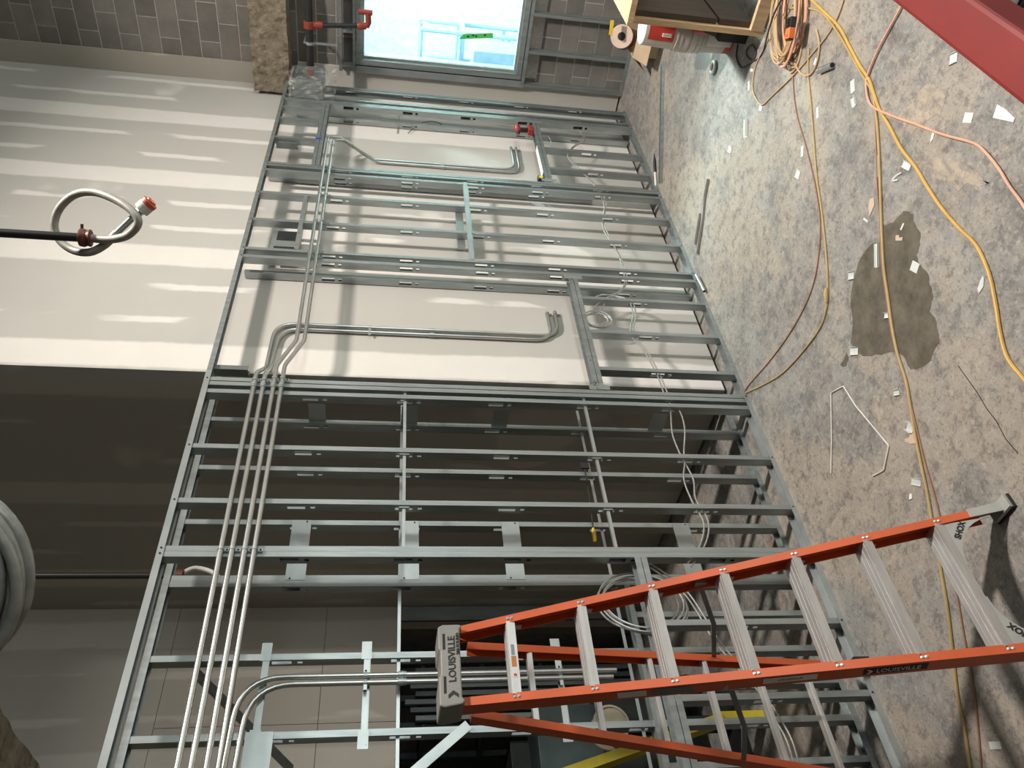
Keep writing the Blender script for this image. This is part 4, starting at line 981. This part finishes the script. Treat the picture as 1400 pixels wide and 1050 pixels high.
bucket(6.30, -1.70, .362, 'white bucket with a red label upside down on the other bucket', False)
D2 = thing('cordless_drill', 'red and black drill hanging beside the buckets at the workbench', 'drill', (6.1, -1.83, .25))
MB().lathe((6.08, -1.80, .40), (0, 0, -1), [(.02, 0), (.034, .01), (.034, .1), (.02, .14)], 14).build('body', 'tool_red', D2, True); MB().bar((6.08, -1.82, .36), (6.02, -1.80, .22), .035, .04).build('handle', 'tool_black', D2); MB().box(5.97, 6.07, -1.84, -1.76, .0, .22).build('battery_stand', 'tool_black', D2, bevel=.006)
cz = W(980, 9, -1.90)
CU_ = thing('red_canister', 'red canister with a white lid standing on the workbench ledge', 'canister', cz)
MB().box(cz.x-.12, cz.x+.5, -1.948, -1.83, cz.z-.02, cz.z).build('ledge', 'wood_dark', WB)
MB().lathe((cz.x, -1.89, cz.z), (0, 0, 1), [(.045, 0), (.05, .01), (.05, .17)], 20).build('body', 'label_red', CU_, True); MB().lathe((cz.x, -1.89, cz.z+.17), (0, 0, 1), [(.053, 0), (.053, .03), (.045, .035)], 20).build('lid', 'bucket_white', CU_, True)
# open carton with paper rolls
CB = thing('cardboard_carton', 'open cardboard carton with torn flaps against the block wall', 'carton', (8.25, -1.0, 0))
bx0, bx1, by0, by1, bh = 8.0, 8.45, -1.28, -.84, .24
for q in ((bx0, bx0+.006, by0, by1), (bx1-.006, bx1, by0, by1), (bx0, bx1, by0, by0+.006), (bx0, bx1, by1-.006, by1)): MB().box(q[0], q[1], q[2], q[3], 0.006, bh).build('side', 'cardboard', CB)
MB().box(bx0, bx1, by0, by1, 0, .006).build('bottom', 'cardboard', CB)
MB().obox((bx0, by1, bh), (bx1-bx0, 0, 0), (0, .14, -.16), (0, .004, .004)).build('flap', 'cardboard', CB); MB().obox((bx0, by0, bh), (0, by1-by0, 0), (-.20, 0, -.10), (-.003, 0, .006)).build('flap', 'cardboard', CB)
for (x, y, z, nm) in ((8.20, -.96, .34, 'fat brown paper roll sticking out of the open carton'),):
    pr = thing('paper_roll', nm, 'paper roll', (x, y, z-.3)); d = Vector((-.62, -.25, .25)).normalized()
    MB().lathe((x, y, z)-d*.24 if False else Vector((x, y, z))-d*.22, d, [(.11, 0), (.115, .004), (.115, .30)], 24).build('roll', 'roll_brown', pr, True)
    MB().lathe(Vector((x, y, z))-d*.22+d*.3005, d, [(.112, 0), (.112, .002)], 24).build('end_face', 'paper_roll', pr); MB().lathe(Vector((x, y, z))-d*.22+d*.303, d, [(.04, 0), (.04, .001)], 16).build('core', 'ink_black', pr)
TY = thing('utility_knife', 'yellow handled tool lying across the paper roll in the carton', 'tool', (8.1, -1.0, .5)); MB().bar((8.10, -1.14, .505), (8.04, -1.02, .505), .03, .03).build('handle', 'tool_yellow', TY)
# pale box under the red rail
wbx = F(1372, 4)
WB2 = thing('equipment_case', 'pale grey equipment case with black edge beyond the red rail', 'case', wbx); MB().box(wbx.x-.12, wbx.x+.3, wbx.y-.35, wbx.y+.02, .02, .10).build('case', 'label_white', WB2, bevel=.01); MB().box(wbx.x-.13, wbx.x+.31, wbx.y-.36, wbx.y+.03, 0, .02).build('base', 'tool_black', WB2)

# ================================================================== storage behind the opening
def part_box(par, nm, mat, *b): return MB().box(*b).build(nm, mat, par, bevel=.004)
GB = thing('gang_box', 'dark steel gang box with white lettering in the room behind the studs', 'tool box', (2.6, 4.4, 0))
part_box(GB, 'body', 'dark_steel', 2.2, 3.3, 4.2, 4.9, .08, 1.0); part_box(GB, 'lid', 'dark_steel', 2.18, 3.32, 4.18, 4.92, 1.0, 1.25)
text_mesh('lettering', 'OX', .22, 'label_white', (2.62, 4.174, 1.12), (1, 0, 0), (0, 0, 1), GB)
part_box(GB, 'foot', 'tool_black', 2.25, 2.4, 4.25, 4.85, 0, .08); part_box(GB, 'foot', 'tool_black', 3.1, 3.25, 4.25, 4.85, 0, .08)
RK = thing('storage_rack', 'tall dark steel rack of long channels in the room behind the studs', 'rack', (3.7, 4.2, 0))
for x in (3.35, 3.62, 3.9): part_box(RK, 'upright', 'teal_steel', x, x+.06, 3.9, 3.96, 0, 2.6); part_box(RK, 'upright', 'teal_steel', x, x+.06, 4.6, 4.66, 0, 2.6)
for z in (.3, .9, 1.5, 2.1): part_box(RK, 'shelf', 'teal_steel', 3.33, 3.98, 3.88, 4.68, z, z+.04)
for i in range(7): part_box(RK, 'channel', ('galv', 'galv_dark')[i % 2], 3.38+.08*i, 3.43+.08*i, 3.80, 3.85, 0, 2.2+.05*(i % 3))
CT = thing('platform_cart', 'cart with a pale round wheel behind the ladder rails', 'cart', (2.2, 2.6, 0))
part_box(CT, 'deck', 'dark_steel', 1.7, 3.0, 2.1, 2.8, .22, .30); part_box(CT, 'frame', 'teal_steel', 1.7, 1.76, 2.1, 2.8, .30, 1.15); part_box(CT, 'load', 'dark_steel', 1.85, 2.9, 2.25, 2.75, .30, .85); part_box(CT, 'crate', 'teal_steel', 2.3, 2.8, 2.3, 2.7, .85, 1.35)
for x in (1.85, 2.85):
    for y in (2.15, 2.7): MB().lathe((x, y, .11), (0, 1, 0), [(.08, 0), (.11, .01), (.11, .05), (.08, .06)], 18).build('caster', 'rubber_black', CT, True)
wc = W(828, 990, 1.7)
RW = thing('wire_spool', 'cream coloured round spool behind the ladder rails', 'spool', (wc.x, 1.7, 0))
MB().lathe((wc.x, 1.68, wc.z-.04), (0, 1, 0), [(.05, 0), (.10, .001), (.10, .012), (.115, .012), (.115, 0), (.13, 0), (.13, .03), (.07, .035), (.07, .14), (.13, .145), (.13, .16), (.10, .165)], 28).build('reel', 'wheel_cream', RW, True)
part_box(RW, 'stand', 'dark_steel', wc.x-.05, wc.x+.05, 1.72, 1.80, 0, wc.z-.1)
part_box(RW, 'base', 'dark_steel', wc.x-.3, wc.x+.3, 1.6, 1.95, 0, .04)
ya = W(795, 1052, 1.3); yb = W(985, 985, 1.3)
YL = thing('yellow_beam', 'slanting yellow painted beam behind the lower ladder rails', 'beam', (yb.x, 1.3, 0))
mb = MB(); e = (ya-yb).normalized(); mb.bar(ya+e*.5, yb, .06, .11, (0, 1, 0)); mb.build('beam', 'yellow_paint', YL)
fb = yb+Vector((0, 0, -yb.z)); part_box(YL, 'foot', 'yellow_paint', yb.x-.05, yb.x+.05, 1.27, 1.33, 0, yb.z)
for i, (x, y, h, w_) in enumerate(((1.0, 5.2, 1.6, .8), (.2, 4.6, 1.2, .7), (3.2, 6.2, 1.9, .9), (2.0, 6.4, 1.5, .8))):
    G = thing('stacked_crate', ('low broad', 'squat near', 'tallest far', 'middle far')[i]+' dark crate in the storage room behind the studs', 'crate', (x, y, 0))
    part_box(G, 'body', ('dark_steel', 'teal_steel')[i % 2], x-w_/2, x+w_/2, y-.3, y+.3, 0, h)
    for z in (.25, .5, .75): part_box(G, 'rib', 'dark_steel', x-w_/2-.01, x+w_/2+.01, y-.312, y-.3, h*z, h*z+.04)

# ================================================================== unseen window added for the cool light, and the high lamp's housing
w2 = thing('added_window_2', 'added strip window on the front wall, unseen behind the photographer', None, (5.0, -10.04, 1.6)); w2['kind'] = 'structure'
for b in ((1.4, 8.6, 1.58, 1.64), (1.4, 8.6, 3.16, 3.22), (1.4, 1.46, 1.64, 3.16), (3.2, 3.26, 1.64, 3.16), (5.0, 5.06, 1.64, 3.16), (6.8, 6.86, 1.64, 3.16), (8.54, 8.6, 1.64, 3.16)):
    MB().box(b[0], b[1], -10.048, -10.0, b[2], b[3]).build('frame', 'galv', w2)
for k in range(4): MB().box(1.46+1.78*k, 3.20+1.78*k, -10.045, -10.035, 1.66, 3.14).build('pane', 'glass', w2)
HBL = thing('high_bay_lamp', 'long high bay lamp hung above the hall, outside the picture', 'lamp', (5.0, -4.6, 8.52))
MB().box(4.86, 5.14, -5.1, -4.1, 8.53, 8.62).build('housing', 'galv_dark', HBL)
for y in (-5.0, -4.2): MB().tube([(5.0, y, 8.62), (5.0, y, ZC)], .006, 6).build('suspension_cable', 'galv_dark', HBL)
